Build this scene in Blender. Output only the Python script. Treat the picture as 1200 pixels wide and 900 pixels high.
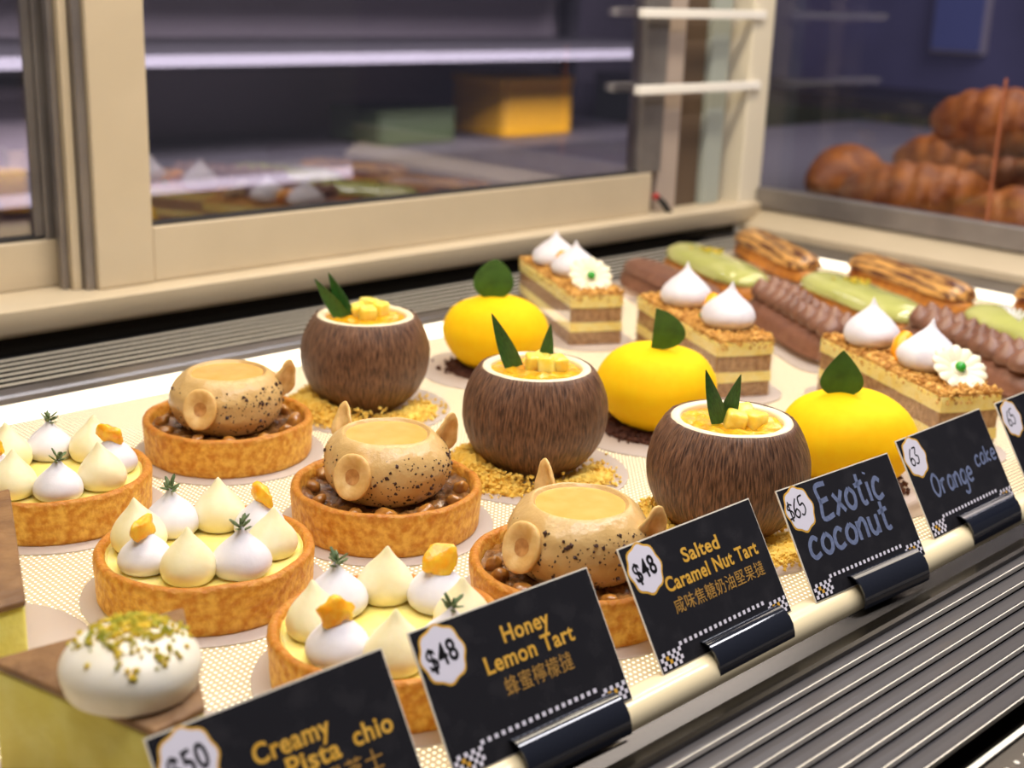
import bpy, bmesh, math, random
import numpy as np
from mathutils import Vector, Matrix, noise as mnoise, Euler

for o in list(bpy.data.objects):
    bpy.data.objects.remove(o)
scene = bpy.context.scene
C = scene.collection
CM = 0.01                                   # everything below is written in centimetres
PI = math.pi
rnd = random.Random(7)

# ------------------------------------------------------------------ camera
cam_data = bpy.data.cameras.new('camera')
cam = bpy.data.objects.new('camera', cam_data); C.objects.link(cam)
right = Vector((0.71818, -0.69499, 0.03475)); down = Vector((-0.17632, -0.23005, -0.95707)); fwd = Vector((0.67315, 0.68123, -0.28776))
m = Matrix.Identity(4)
for i in range(3):
    m[i][0] = right[i]; m[i][1] = -down[i]; m[i][2] = -fwd[i]
m[2][3] = 0.215
cam.matrix_world = m
cam_data.sensor_width = 36; cam_data.lens = 36 * 1565.28 / 1200
cam_data.clip_start = 0.02; cam_data.clip_end = 50
cam_data.dof.use_dof = True; cam_data.dof.focus_distance = 0.50; cam_data.dof.aperture_fstop = 11.0
scene.camera = cam

# ------------------------------------------------------------------ world, lamps of the case, added fill lights, exposure
world = bpy.data.worlds.new('world'); scene.world = world; world.use_nodes = True
world.node_tree.nodes['Background'].inputs[0].default_value = (0.62, 0.59, 0.68, 1)
world.node_tree.nodes['Background'].inputs[1].default_value = 0.10
def area(name, loc, rot, sx, sy, power, col):
    l = bpy.data.lights.new(name, 'AREA'); l.shape = 'RECTANGLE'; l.size = sx * CM; l.size_y = sy * CM; l.energy = power; l.color = col
    o = bpy.data.objects.new(name, l); C.objects.link(o); o.location = Vector(loc) * CM; o.rotation_euler = rot
    return o
area('case_lamp_front', (52, 20, 62), (math.radians(-14), 0, 0), 110, 8, 5.8, (0.97, 0.95, 1.0))
area('case_lamp_back', (52, 52, 66), (math.radians(6), 0, 0), 110, 8, 5.5, (1.0, 0.87, 0.68))
area('kitchen_fill', (110, 105, 46), (math.radians(74), 0, 0), 260, 20, 42, (1.0, 0.96, 1.0))  # unseen light, added to brighten the shelf behind the doors
area('bread_fill', (165, 60, 75), (0, 0, 0), 60, 60, 5, (1.0, 0.86, 0.70))  # extra fill added over the croissants to brighten them
area('room_fill', (300, 60, 150), (0, math.radians(-40), 0), 80, 120, 20, (0.86, 0.86, 1.0))  # added fill for the wall beyond the end glass
scene.view_settings.view_transform = 'Standard'; scene.view_settings.look = 'None'
scene.view_settings.exposure = 0.14; scene.view_settings.gamma = 1.0; scene.view_settings.use_curve_mapping = False

# ------------------------------------------------------------------ helpers
def srgb(r, g, b):
    f = lambda c: (c / 255 / 12.92) if c / 255 <= 0.04045 else ((c / 255 + 0.055) / 1.055) ** 2.4
    return (f(r), f(g), f(b), 1)

MATS = {}
def mat(name, c1, c2=None, rough=0.6, size=0.3, bump=0.0, bsize=None, metal=0.0, sss=0.0, sssr=(0.6, 0.3, 0.1), spec=0.5, coat=0.0,
        lo=0.35, hi=0.65, stretch=None, trans=0.0, aniso=None, sheen=0.0, detail=4.0, vor=False):
    """noise mixed two-colour principled material; size/bsize are feature sizes in cm"""
    mt = bpy.data.materials.new(name); mt.use_nodes = True; nt = mt.node_tree; N = nt.nodes; L = nt.links
    b = N['Principled BSDF']
    b.inputs['Base Color'].default_value = c1; b.inputs['Roughness'].default_value = rough
    b.inputs['Metallic'].default_value = metal; b.inputs['Specular IOR Level'].default_value = spec
    b.inputs['Coat Weight'].default_value = coat; b.inputs['Coat Roughness'].default_value = 0.08
    b.inputs['Sheen Weight'].default_value = sheen
    if sss:
        b.inputs['Subsurface Weight'].default_value = sss; b.inputs['Subsurface Radius'].default_value = sssr
        b.inputs['Subsurface Scale'].default_value = 0.006
    if trans: b.inputs['Transmission Weight'].default_value = trans
    tc = N.new('ShaderNodeTexCoord'); vec = tc.outputs['Object']
    if stretch:
        mp = N.new('ShaderNodeMapping'); mp.inputs['Scale'].default_value = stretch; L.new(vec, mp.inputs[0]); vec = mp.outputs[0]
    if c2:
        n = N.new('ShaderNodeTexNoise'); n.inputs['Scale'].default_value = 1 / (size * CM); n.inputs['Detail'].default_value = detail
        L.new(vec, n.inputs['Vector'])
        r = N.new('ShaderNodeMapRange'); r.inputs[1].default_value = lo; r.inputs[2].default_value = hi; L.new(n.outputs[0], r.inputs[0])
        mx = N.new('ShaderNodeMix'); mx.data_type = 'RGBA'; mx.inputs[6].default_value = c1; mx.inputs[7].default_value = c2
        L.new(r.outputs[0], mx.inputs[0]); L.new(mx.outputs[2], b.inputs['Base Color'])
    if bump:
        n2 = N.new('ShaderNodeTexNoise'); n2.inputs['Scale'].default_value = 1 / ((bsize or size) * CM); n2.inputs['Detail'].default_value = 5
        L.new(vec, n2.inputs['Vector'])
        bp = N.new('ShaderNodeBump'); bp.inputs['Strength'].default_value = bump; bp.inputs['Distance'].default_value = (bsize or size) * CM * 0.5
        L.new(n2.outputs[0], bp.inputs['Height']); L.new(bp.outputs[0], b.inputs['Normal'])
    MATS[name] = mt
    return mt

def cr(prof, k=4):
    """Catmull-Rom refinement of a profile"""
    p = [np.array(q, float) for q in prof]; out = []
    for i in range(len(p) - 1):
        p0 = p[max(i - 1, 0)]; p1 = p[i]; p2 = p[i + 1]; p3 = p[min(i + 2, len(p) - 1)]
        for j in range(k):
            t = j / k
            q = 0.5 * ((2 * p1) + (-p0 + p2) * t + (2 * p0 - 5 * p1 + 4 * p2 - p3) * t * t + (-p0 + 3 * p1 - 3 * p2 + p3) * t ** 3)
            q[0] = max(q[0], 0.0); out.append(tuple(q))
    out.append(tuple(p[-1])); return out

def lathe(prof, n=40, fn=None):
    V = []; F = []; rows = []
    for (r, z) in prof:
        if r < 1e-4:
            rows.append([len(V)]); V.append((0, 0, z))
        else:
            row = []
            for i in range(n):
                a = 2 * PI * i / n; row.append(len(V)); V.append((r * math.cos(a), r * math.sin(a), z))
            rows.append(row)
    for a, b in zip(rows[:-1], rows[1:]):
        if len(a) == 1 and len(b) == 1: continue
        for i in range(n):
            j = (i + 1) % n
            if len(a) == 1: F.append((a[0], b[j], b[i])[::-1] if False else (a[0], b[i], b[j])[::-1])
            elif len(b) == 1: F.append((a[i], a[j], b[0]))
            else: F.append((a[i], a[j], b[j], b[i]))
    if fn: V = [tuple(fn(*v)) for v in V]
    return V, F

def box(x0, x1, y0, y1, z0, z1):
    V = [(x, y, z) for x in (x0, x1) for y in (y0, y1) for z in (z0, z1)]
    return V, [(0, 1, 3, 2), (4, 6, 7, 5), (0, 4, 5, 1), (2, 3, 7, 6), (0, 2, 6, 4), (1, 5, 7, 3)]

def prism(poly, z0, z1):
    n = len(poly)
    V = [(x, y, z0) for x, y in poly] + [(x, y, z1) for x, y in poly]
    F = [tuple(range(n))[::-1], tuple(range(n, 2 * n))] + [(i, (i + 1) % n, n + (i + 1) % n, n + i) for i in range(n)]
    return V, F

def extrude_x(poly, x0, x1):
    """closed (y, z) outline carried along x"""
    n = len(poly)
    V = [(x0, y, z) for y, z in poly] + [(x1, y, z) for y, z in poly]
    F = [tuple(range(n))[::-1], tuple(range(n, 2 * n))] + [(i, (i + 1) % n, n + (i + 1) % n, n + i) for i in range(n)]
    return V, F

def tube(path, rad, n=8):
    V = []; F = []; P = [Vector(p) for p in path]; k = len(P)
    if not hasattr(rad, '__len__'): rad = [rad] * k
    up = Vector((0.13, 0.21, 0.97))
    for i in range(k):
        t = (P[min(i + 1, k - 1)] - P[max(i - 1, 0)]).normalized(); a = t.cross(up)
        if a.length < 1e-3: a = t.cross(Vector((1, 0, 0)))
        a.normalize(); b = t.cross(a)
        for j in range(n):
            w = 2 * PI * j / n; V.append(tuple(P[i] + (a * math.cos(w) + b * math.sin(w)) * rad[i]))
    for i in range(k - 1):
        for j in range(n):
            q = (j + 1) % n; F.append((i * n + j, i * n + q, (i + 1) * n + q, (i + 1) * n + j))
    F.append(tuple(range(n))); F.append(tuple(range((k - 1) * n, k * n))[::-1])
    return V, F

_ico = {}
def ico(sub):
    if sub not in _ico:
        bm = bmesh.new(); bmesh.ops.create_icosphere(bm, subdivisions=sub, radius=1)
        bm.verts.index_update()
        _ico[sub] = ([tuple(v.co) for v in bm.verts], [tuple(v.index for v in f.verts) for f in bm.faces]); bm.free()
    return _ico[sub]

def blob(sx, sy, sz, amp=0.1, freq=1.5, sub=3, seed=0.0, off=(0, 0, 0)):
    V, F = ico(sub); out = []
    for v in V:
        k = 1 + amp * mnoise.noise(Vector(v) * freq + Vector((seed, seed * 1.7, -seed)))
        out.append((v[0] * sx * k + off[0], v[1] * sy * k + off[1], v[2] * sz * k + off[2]))
    return out, F

OCT = ([(1, 0, 0), (-1, 0, 0), (0, 1, 0), (0, -1, 0), (0, 0, 1), (0, 0, -1)],
       [(0, 2, 4), (2, 1, 4), (1, 3, 4), (3, 0, 4), (2, 0, 5), (1, 2, 5), (3, 1, 5), (0, 3, 5)])
def chunk(c, s, rg):
    V = []
    R = Euler((rg.random() * 6, rg.random() * 6, rg.random() * 6)).to_matrix()
    for v in OCT[0]:
        w = R @ (Vector(v) * s * rg.uniform(0.6, 1.25)); V.append((w.x + c[0], w.y + c[1], w.z + c[2]))
    return V, OCT[1]

class MB:
    def __init__(self): self.V = []; self.F = []
    def add(self, VF):
        k = len(self.V); self.V += list(VF[0]); self.F += [tuple(i + k for i in f) for f in VF[1]]; return self
    def vf(self): return self.V, self.F

def xf(VF, loc=(0, 0, 0), rot=(0, 0, 0), sc=(1, 1, 1)):
    M = Matrix.Translation(loc) @ Euler(rot).to_matrix().to_4x4() @ Matrix.Diagonal((*sc, 1))
    return [tuple(M @ Vector(v)) for v in VF[0]], VF[1]

def mesh(name, VF, smooth=True, bevel=0.0, seg=2):
    me = bpy.data.meshes.new(name)
    me.from_pydata([(x * CM, y * CM, z * CM) for x, y, z in VF[0]], [], VF[1])
    bm = bmesh.new(); bm.from_mesh(me); bmesh.ops.recalc_face_normals(bm, faces=bm.faces)
    if bevel:
        ed = [e for e in bm.edges if len(e.link_faces) == 2 and e.calc_face_angle(0) > 0.5]
        bmesh.ops.bevel(bm, geom=ed, offset=bevel * CM, segments=seg, affect='EDGES', profile=0.5)
    for f in bm.faces: f.smooth = smooth
    if smooth:
        for e in bm.edges:
            if len(e.link_faces) == 2 and e.calc_face_angle(0) > 0.9: e.smooth = False
    bm.to_mesh(me); bm.free()
    return me

def obj(name, me, mt, parent=None, loc=(0, 0, 0), rot=(0, 0, 0), sc=(1, 1, 1), kind=None, label=None):
    o = bpy.data.objects.new(name, me); C.objects.link(o)
    if me is not None and mt is not None and not me.materials: me.materials.append(mt)
    o.location = Vector(loc) * CM; o.rotation_euler = rot; o.scale = sc if hasattr(sc, '__len__') else (sc, sc, sc)
    if parent: o.parent = parent
    if kind: o['kind'] = kind
    if label: o['label'] = label
    return o

def thing(name, label, cat, loc=(0, 0, 0), rz=0.0, group=None):
    o = obj(name, None, None, None, loc, (0, 0, rz)); o.empty_display_size = 0.01
    return tag(o, label, cat, group)

def tag(o, label, cat, group=None, kind=None):
    o['label'] = label; o['category'] = cat
    if group: o['group'] = group
    if kind: o['kind'] = kind
    return o

def struct(o, label=None):
    o['kind'] = 'structure'
    if label: o['label'] = label
    return o

def yawcam(x, y): return math.atan2(-x, y)          # turns local -y towards the customer corner the row faces

def nz(x, y, z, f=1.0, s=0.0): return mnoise.noise(Vector((x * f + s, y * f - s, z * f + 2 * s)))

# ------------------------------------------------------------------ materials
def rim_bake(mt, z0, z1, col):
    N = mt.node_tree.nodes; L = mt.node_tree.links; b = N['Principled BSDF']; src = b.inputs['Base Color'].links[0].from_socket
    tc = N.new('ShaderNodeTexCoord'); sp = N.new('ShaderNodeSeparateXYZ'); L.new(tc.outputs['Object'], sp.inputs[0])
    r = N.new('ShaderNodeMapRange'); r.inputs[1].default_value = z0 * CM; r.inputs[2].default_value = z1 * CM; r.inputs[4].default_value = 0.75; L.new(sp.outputs[2], r.inputs[0])
    mx = N.new('ShaderNodeMix'); mx.data_type = 'RGBA'; mx.inputs[7].default_value = col; L.new(r.outputs[0], mx.inputs[0]); L.new(src, mx.inputs[6]); L.new(mx.outputs[2], b.inputs['Base Color'])
crust = mat('tart_crust', srgb(206, 132, 24), srgb(242, 190, 80), rough=0.48, size=0.32, bump=1.0, bsize=0.2, sss=0.12, sssr=(1.0, 0.6, 0.1), spec=0.4)
rim_bake(crust, 1.45, 1.8, srgb(176, 104, 30))
curd = mat('lemon_curd', srgb(246, 224, 120), srgb(250, 232, 150), rough=0.18, size=1.5, sss=0.3, sssr=(1, .8, .2))
mer_white = mat('white_meringue', srgb(230, 226, 230), srgb(222, 217, 222), rough=0.5, size=0.8, bump=0.12, bsize=0.5, sss=0.25, sssr=(1, .9, .8))
mer_cream = mat('cream_meringue', srgb(246, 236, 196), srgb(240, 226, 178), rough=0.42, size=0.8, bump=0.12, bsize=0.5, sss=0.3, sssr=(1, .85, .5))
herb = mat('thyme_green', srgb(74, 96, 56), srgb(112, 128, 82), rough=0.6, size=0.2)
peel = mat('candied_peel', srgb(250, 168, 24), srgb(252, 200, 60), rough=0.25, size=0.3, bump=0.5, bsize=0.2, sss=0.4, sssr=(1, .5, .05))
mousse = mat('caramel_mousse', srgb(208, 170, 106), srgb(216, 180, 118), rough=0.3, size=1.5, bump=0.3, bsize=0.9, sss=0.04, sssr=(1, .8, .5))
pool = mat('caramel_pool', srgb(222, 168, 84), srgb(228, 178, 98), rough=0.22, size=0.8, bump=0.08, bsize=0.1)
hazel = mat('hazelnut', srgb(238, 202, 134), srgb(216, 168, 92), rough=0.5, size=0.5, bump=0.25, bsize=0.15, sss=0.15)
hazel_core = mat('hazelnut_core', srgb(176, 116, 52), srgb(206, 150, 82), rough=0.5, size=0.25)
choc_speck = mat('chocolate_speck', srgb(66, 38, 28), rough=0.6)
nutfill = mat('caramel_nut_filling', srgb(92, 56, 26), srgb(158, 110, 58), rough=0.16, size=0.4, bump=0.8, bsize=0.25, coat=0.5)
nutmat = mat('glazed_nut', srgb(186, 128, 52), srgb(148, 94, 40), rough=0.2, size=0.5, bump=0.3, bsize=0.3, coat=0.5)
white_choc = mat('white_coconut_rim', srgb(248, 234, 200), srgb(242, 224, 184), rough=0.4, size=0.8, bump=0.15, bsize=0.3, sss=0.2, sssr=(1, .9, .6))
mango_fill = mat('mango_compote', srgb(226, 156, 14), srgb(242, 190, 44), rough=0.1, size=0.4, bump=0.9, bsize=0.35, coat=0.6, sss=0.3, sssr=(1, .6, .05))
pine = mat('pineapple_cube', srgb(248, 214, 72), srgb(252, 230, 128), rough=0.2, size=0.5, bump=0.3, bsize=0.25, sss=0.5, sssr=(1, .8, .15))
pandan = mat('pandan_leaf', srgb(28, 72, 26), srgb(52, 104, 38), rough=0.3, size=0.14, stretch=(4, 4, 0.4))
leafm = mat('glossy_leaf', srgb(46, 92, 32), srgb(62, 112, 40), rough=0.35, size=0.7, bump=0.15, bsize=0.2)
crumble = mat('golden_crumble', srgb(238, 194, 72), srgb(248, 214, 108), rough=0.85, size=0.3, bump=0.6, bsize=0.12)
dark_crumble = mat('cocoa_crumble', srgb(74, 40, 28), srgb(98, 56, 38), rough=0.85, size=0.3, bump=0.6, bsize=0.12)
yellow = mat('yellow_velvet', srgb(252, 196, 0), srgb(252, 202, 8), rough=0.75, size=0.5, bump=0.22, bsize=0.06, spec=0.2, sss=0.1, sssr=(1, .6, .02))
sponge = mat('sponge_layer', srgb(188, 148, 102), srgb(146, 106, 68), rough=0.9, size=0.28, bump=0.8, bsize=0.14, stretch=(1, 1, 0.8))
buttercream = mat('buttercream_layer', srgb(250, 222, 120), srgb(252, 234, 156), rough=0.5, size=0.5, bump=0.3, bsize=0.3, sss=0.2)
crumbtop = mat('biscuit_crumb', srgb(168, 110, 40), srgb(232, 184, 98), rough=0.85, size=0.35, bump=0.8, bsize=0.14)
flower_m = mat('white_chocolate_flower', srgb(242, 230, 196), rough=0.4, sss=0.1)
green_dot = mat('green_sugar_dot', srgb(52, 160, 48), rough=0.25)
choc = mat('chocolate_choux', srgb(122, 78, 56), srgb(140, 94, 70), rough=0.45, size=0.6, bump=0.35, bsize=0.25)
choc_cream = mat('piped_chocolate', srgb(134, 92, 70), srgb(114, 76, 58), rough=0.4, size=0.6, bump=0.15)
choux = mat('golden_choux', srgb(214, 142, 52), srgb(176, 104, 36), rough=0.5, size=0.8, bump=0.5, bsize=0.25)
green_glaze = mat('pistachio_glaze', srgb(186, 188, 104), srgb(194, 194, 118), rough=0.08, size=2.5, coat=0.6)
pist = mat('chopped_pistachio', srgb(138, 146, 24), srgb(222, 184, 44), rough=0.7, size=0.3)
cheese_top = mat('baked_brown_skin', srgb(146, 108, 66), srgb(112, 78, 46), rough=0.55, size=1.2, bump=0.4, bsize=0.4)
cheese = mat('pistachio_cheesecake', srgb(226, 212, 96), srgb(232, 222, 124), rough=0.65, size=1.4, bump=0.3, bsize=0.35, sss=0.2, sssr=(1, .9, .3))
board_m = None
frame_m = mat('cream_aluminium', srgb(208, 192, 164), srgb(202, 186, 158), rough=0.42, size=6, spec=0.5, metal=0.1)
frame_dark = mat('grey_aluminium', srgb(150, 144, 140), srgb(132, 126, 124), rough=0.4, size=4, metal=0.6)
gasket = mat('black_gasket', srgb(40, 38, 38), rough=0.7)
steel = mat('brushed_steel', srgb(150, 146, 144), srgb(128, 124, 124), rough=0.32, size=1.2, metal=0.9, stretch=(0.02, 1, 1))
slat_m = mat('slat_grey_metal', srgb(116, 112, 112), srgb(98, 95, 96), rough=0.34, size=1.0, metal=0.55, stretch=(0.02, 1, 1))
lip_m = mat('slat_bright_lip', srgb(226, 220, 206), rough=0.3, metal=0.3)
polished = mat('cream_rail', srgb(238, 220, 178), rough=0.2, spec=0.6)
clip_m = mat('dark_glossy_clip', srgb(30, 33, 42), rough=0.07, spec=0.7)
dark_steel = mat('dark_channel_steel', srgb(66, 60, 52), srgb(48, 44, 38), rough=0.24, size=1.0, metal=0.85, stretch=(0.02, 1, 1))
black_card = mat('black_price_card', srgb(34, 33, 36), srgb(50, 48, 50), rough=0.10, size=1.2, spec=0.6, lo=0.5, hi=0.8)
card_paper = mat('white_card_paper', srgb(236, 226, 206), rough=0.6)
gold_ink = mat('gold_ink', srgb(214, 160, 52), srgb(226, 176, 76), rough=0.3, size=0.3)
pale_gold_ink = mat('pale_gold_ink', srgb(176, 132, 62), rough=0.3)
badge_white = mat('badge_white', srgb(228, 222, 230), rough=0.25)
black_ink = mat('black_ink', srgb(22, 20, 22), rough=0.3)
chalk_ink = mat('chalk_blue_ink', srgb(120, 130, 158), srgb(96, 106, 134), rough=0.5, size=0.12)

def glass_mat(name, tint, refl=0.12, rough=0.0, ior=1.5):
    mt = bpy.data.materials.new(name); mt.use_nodes = True; N = mt.node_tree.nodes; L = mt.node_tree.links
    N.remove(N['Principled BSDF'])
    t = N.new('ShaderNodeBsdfTransparent'); t.inputs[0].default_value = tint
    g = N.new('ShaderNodeBsdfGlossy'); g.inputs[0].default_value = (0.95, 0.95, 0.97, 1); g.inputs[1].default_value = rough
    f = N.new('ShaderNodeFresnel'); ge = N.new('ShaderNodeNewGeometry')      # both faces of a thin pane reflect alike
    mr = N.new('ShaderNodeMapRange'); mr.inputs[3].default_value = ior; mr.inputs[4].default_value = 1 / ior; L.new(ge.outputs['Backfacing'], mr.inputs[0]); L.new(mr.outputs[0], f.inputs[0])
    a = N.new('ShaderNodeMath'); a.operation = 'ADD'; a.inputs[1].default_value = refl; L.new(f.outputs[0], a.inputs[0])
    mx = N.new('ShaderNodeMixShader'); L.new(a.outputs[0], mx.inputs[0]); L.new(t.outputs[0], mx.inputs[1]); L.new(g.outputs[0], mx.inputs[2])
    L.new(mx.outputs[0], N['Material Output'].inputs[0])
    MATS[name] = mt; return mt
pane_m = glass_mat('dark_door_glass', (0.84, 0.82, 0.88, 1), 0.12, 0.012, 1.6)
end_glass_m = glass_mat('clear_end_glass', (0.86, 0.86, 0.92, 1), 0.0, 0.0, 1.45)
film_m = glass_mat('clear_acetate', (0.97, 0.97, 0.97, 1), 0.02, 0.06, 1.45)
acrylic_m = glass_mat('clear_acrylic', (0.96, 0.96, 0.96, 1), 0.0, 0.0, 1.45)

def coconut_mat():
    mt = mat('coconut_chocolate_shell', srgb(84, 50, 34), rough=0.42, spec=0.45); N = mt.node_tree.nodes; L = mt.node_tree.links
    b = N['Principled BSDF']; tc = N.new('ShaderNodeTexCoord')
    sp = N.new('ShaderNodeSeparateXYZ'); L.new(tc.outputs['Object'], sp.inputs[0])
    cb = N.new('ShaderNodeCombineXYZ'); L.new(sp.outputs[0], cb.inputs[0]); L.new(sp.outputs[1], cb.inputs[1])
    nm = N.new('ShaderNodeVectorMath'); nm.operation = 'NORMALIZE'; L.new(cb.outputs[0], nm.inputs[0])
    mz = N.new('ShaderNodeMath'); mz.operation = 'MULTIPLY'; mz.inputs[1].default_value = 4.0; L.new(sp.outputs[2], mz.inputs[0])
    c2 = N.new('ShaderNodeCombineXYZ'); L.new(mz.outputs[0], c2.inputs[2])
    ad = N.new('ShaderNodeVectorMath'); ad.operation = 'ADD'; L.new(nm.outputs[0], ad.inputs[0]); L.new(c2.outputs[0], ad.inputs[1])
    n = N.new('ShaderNodeTexNoise'); n.inputs['Scale'].default_value = 52; n.inputs['Detail'].default_value = 5; L.new(ad.outputs[0], n.inputs['Vector'])
    r = N.new('ShaderNodeMapRange'); r.inputs[1].default_value = 0.36; r.inputs[2].default_value = 0.66; L.new(n.outputs[0], r.inputs[0])
    mx = N.new('ShaderNodeMix'); mx.data_type = 'RGBA'; mx.inputs[6].default_value = srgb(64, 40, 27); mx.inputs[7].default_value = srgb(146, 104, 74)
    L.new(r.outputs[0], mx.inputs[0]); L.new(mx.outputs[2], b.inputs['Base Color'])
    bp = N.new('ShaderNodeBump'); bp.inputs['Strength'].default_value = 0.9; bp.inputs['Distance'].default_value = 0.0012
    L.new(n.outputs[0], bp.inputs['Height']); L.new(bp.outputs[0], b.inputs['Normal'])
    return mt
coco_m = coconut_mat()

def stripe_mat():
    mt = mat('striped_caramel_topping', srgb(120, 66, 34), rough=0.3, coat=0.3, bump=0.4, size=0.4); N = mt.node_tree.nodes; L = mt.node_tree.links
    tc = N.new('ShaderNodeTexCoord'); mp = N.new('ShaderNodeMapping'); mp.inputs['Scale'].default_value = (1, 0.07, 0.5); L.new(tc.outputs['Object'], mp.inputs[0])
    n = N.new('ShaderNodeTexNoise'); n.inputs['Scale'].default_value = 430; n.inputs['Detail'].default_value = 3; L.new(mp.outputs[0], n.inputs['Vector'])
    r = N.new('ShaderNodeMapRange'); r.inputs[1].default_value = 0.44; r.inputs[2].default_value = 0.56; L.new(n.outputs[0], r.inputs[0])
    mx = N.new('ShaderNodeMix'); mx.data_type = 'RGBA'; mx.inputs[6].default_value = srgb(92, 46, 26); mx.inputs[7].default_value = srgb(220, 164, 88)
    L.new(r.outputs[0], mx.inputs[0]); L.new(mx.outputs[2], N['Principled BSDF'].inputs['Base Color'])
    return mt
stripe_m = stripe_mat()

def tray_mat():
    """back-lit glass shelf: printed grid of clear dots, clear margin along its edges"""
    mt = bpy.data.materials.new('backlit_dotted_glass'); mt.use_nodes = True; N = mt.node_tree.nodes; L = mt.node_tree.links
    b = N['Principled BSDF']; b.inputs['Roughness'].default_value = 0.22; b.inputs['Base Color'].default_value = srgb(150, 138, 120)
    tc = N.new('ShaderNodeTexCoord'); sp = N.new('ShaderNodeSeparateXYZ'); L.new(tc.outputs['Object'], sp.inputs[0])
    def M(op, a, bv=None):
        n = N.new('ShaderNodeMath'); n.operation = op
        if hasattr(a, 'links'): L.new(a, n.inputs[0])
        else: n.inputs[0].default_value = a
        if bv is not None:
            if hasattr(bv, 'links'): L.new(bv, n.inputs[1])
            else: n.inputs[1].default_value = bv
        return n.outputs[0]
    pitch = 0.225 * CM
    def cell(s, off=0.0):
        f = M('FRACT', M('ADD', M('DIVIDE', s, pitch), off)); return M('SUBTRACT', f, 0.5)
    cx = cell(sp.outputs[0]); cy = cell(sp.outputs[1])
    d = M('SQRT', M('ADD', M('MULTIPLY', cx, cx), M('MULTIPLY', cy, cy)))
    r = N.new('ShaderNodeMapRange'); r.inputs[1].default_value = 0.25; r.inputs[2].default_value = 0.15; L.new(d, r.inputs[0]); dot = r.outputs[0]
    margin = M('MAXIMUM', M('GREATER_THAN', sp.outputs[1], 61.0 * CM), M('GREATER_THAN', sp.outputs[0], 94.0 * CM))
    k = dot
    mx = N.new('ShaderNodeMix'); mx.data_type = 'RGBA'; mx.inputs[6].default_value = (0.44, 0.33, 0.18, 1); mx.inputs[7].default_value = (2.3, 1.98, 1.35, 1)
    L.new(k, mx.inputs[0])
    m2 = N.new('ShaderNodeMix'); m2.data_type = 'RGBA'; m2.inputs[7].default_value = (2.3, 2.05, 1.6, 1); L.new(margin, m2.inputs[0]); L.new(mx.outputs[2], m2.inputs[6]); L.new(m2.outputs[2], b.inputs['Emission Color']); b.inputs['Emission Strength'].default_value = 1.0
    return mt
tray_m = tray_mat()

def board_mat():
    mt = mat('white_plastic_board', srgb(198, 187, 178), rough=0.45); N = mt.node_tree.nodes; L = mt.node_tree.links
    b = N['Principled BSDF']; t = N.new('ShaderNodeBsdfTranslucent'); t.inputs[0].default_value = srgb(220, 190, 170)
    mx = N.new('ShaderNodeMixShader'); mx.inputs[0].default_value = 0.2; L.new(b.outputs[0], mx.inputs[1]); L.new(t.outputs[0], mx.inputs[2])
    L.new(mx.outputs[0], N['Material Output'].inputs[0]); return mt
board_m = board_mat()

# ------------------------------------------------------------------ the case: lit shelf, rails, grilles, doors
tag(obj('lit_glass_shelf', mesh('lit_glass_shelf', box(-6, 97, 24.2, 63.9, -0.8, 0), False), tray_m),
    'glowing white glass shelf with a fine dot grid under all the pastries', 'shelf')

arc = [(23.85 - 0.65 * math.sin(a), -0.52 + 0.62 * math.cos(a)) for a in np.linspace(0, PI / 2, 14)]
tag(obj('front_shelf_rail', mesh('front_shelf_rail', extrude_x([(24.18, -0.7), (24.18, 0.1)] + arc + [(23.2, -0.7)], -6, 108)), polished),
    'cream curved rail along the front edge of the lit shelf', 'rail')

fg = thing('front_air_grille', 'grey metal slatted air grille in front of the price cards', 'grille', (0, 0, 0))
obj('channel', mesh('channel', extrude_x([(23.15, -0.75), (23.15, -0.62), (22.6, -0.85), (21.95, -0.7), (21.75, -0.45), (21.55, -0.45), (21.5, -1.4), (23.15, -1.4)], -6, 108), False), dark_steel, fg)
slat_me = mesh('slat', extrude_x([(0, -0.06), (0.10, 0.0), (0.45, -0.12), (0.80, -0.22), (0.80, -0.30), (0.40, -0.2), (0.0, -0.14)], -6, 108), False)
lip_me = mesh('slat_lip', extrude_x([(-0.022, -0.16), (-0.022, 0.03), (0.022, 0.03), (0.022, -0.1)], -6, 108), False)
for i in range(7):
    y = 20.98 - 0.845 * i
    s = obj('slat', slat_me, slat_m, fg, (0, y, -0.5)); obj('slat_lip', lip_me, lip_m, s)
obj('pan', mesh('pan', box(-6, 108, 15.2, 21.5, -1.6, -1.4), False), dark_steel, fg)

pp = thing('perforated_front_panel', 'dark perforated metal panel beyond the slatted front grille', 'panel', (0, 0, 0))
obj('panel_sheet', mesh('panel_sheet', box(-6, 108, 9.0, 14.9, -0.75, -0.6), False), dark_steel, pp)
obj('edge_bead', mesh('edge_bead', box(-6, 108, 14.9, 15.1, -0.75, -0.5), False), lip_m, pp)
hm = MB()
stud = lathe([(0.10, 0), (0.09, 0.03), (0.0, 0.045)], 6)
for j in range(5):
    for i in range(180):
        hm.add(xf(stud, (-4 + i * 0.6 + 0.3 * (j % 2), 14.3 - j * 0.75, -0.6)))
obj('perforation', mesh('perforation', hm.vf(), False), lip_m, pp, kind='stuff')

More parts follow.
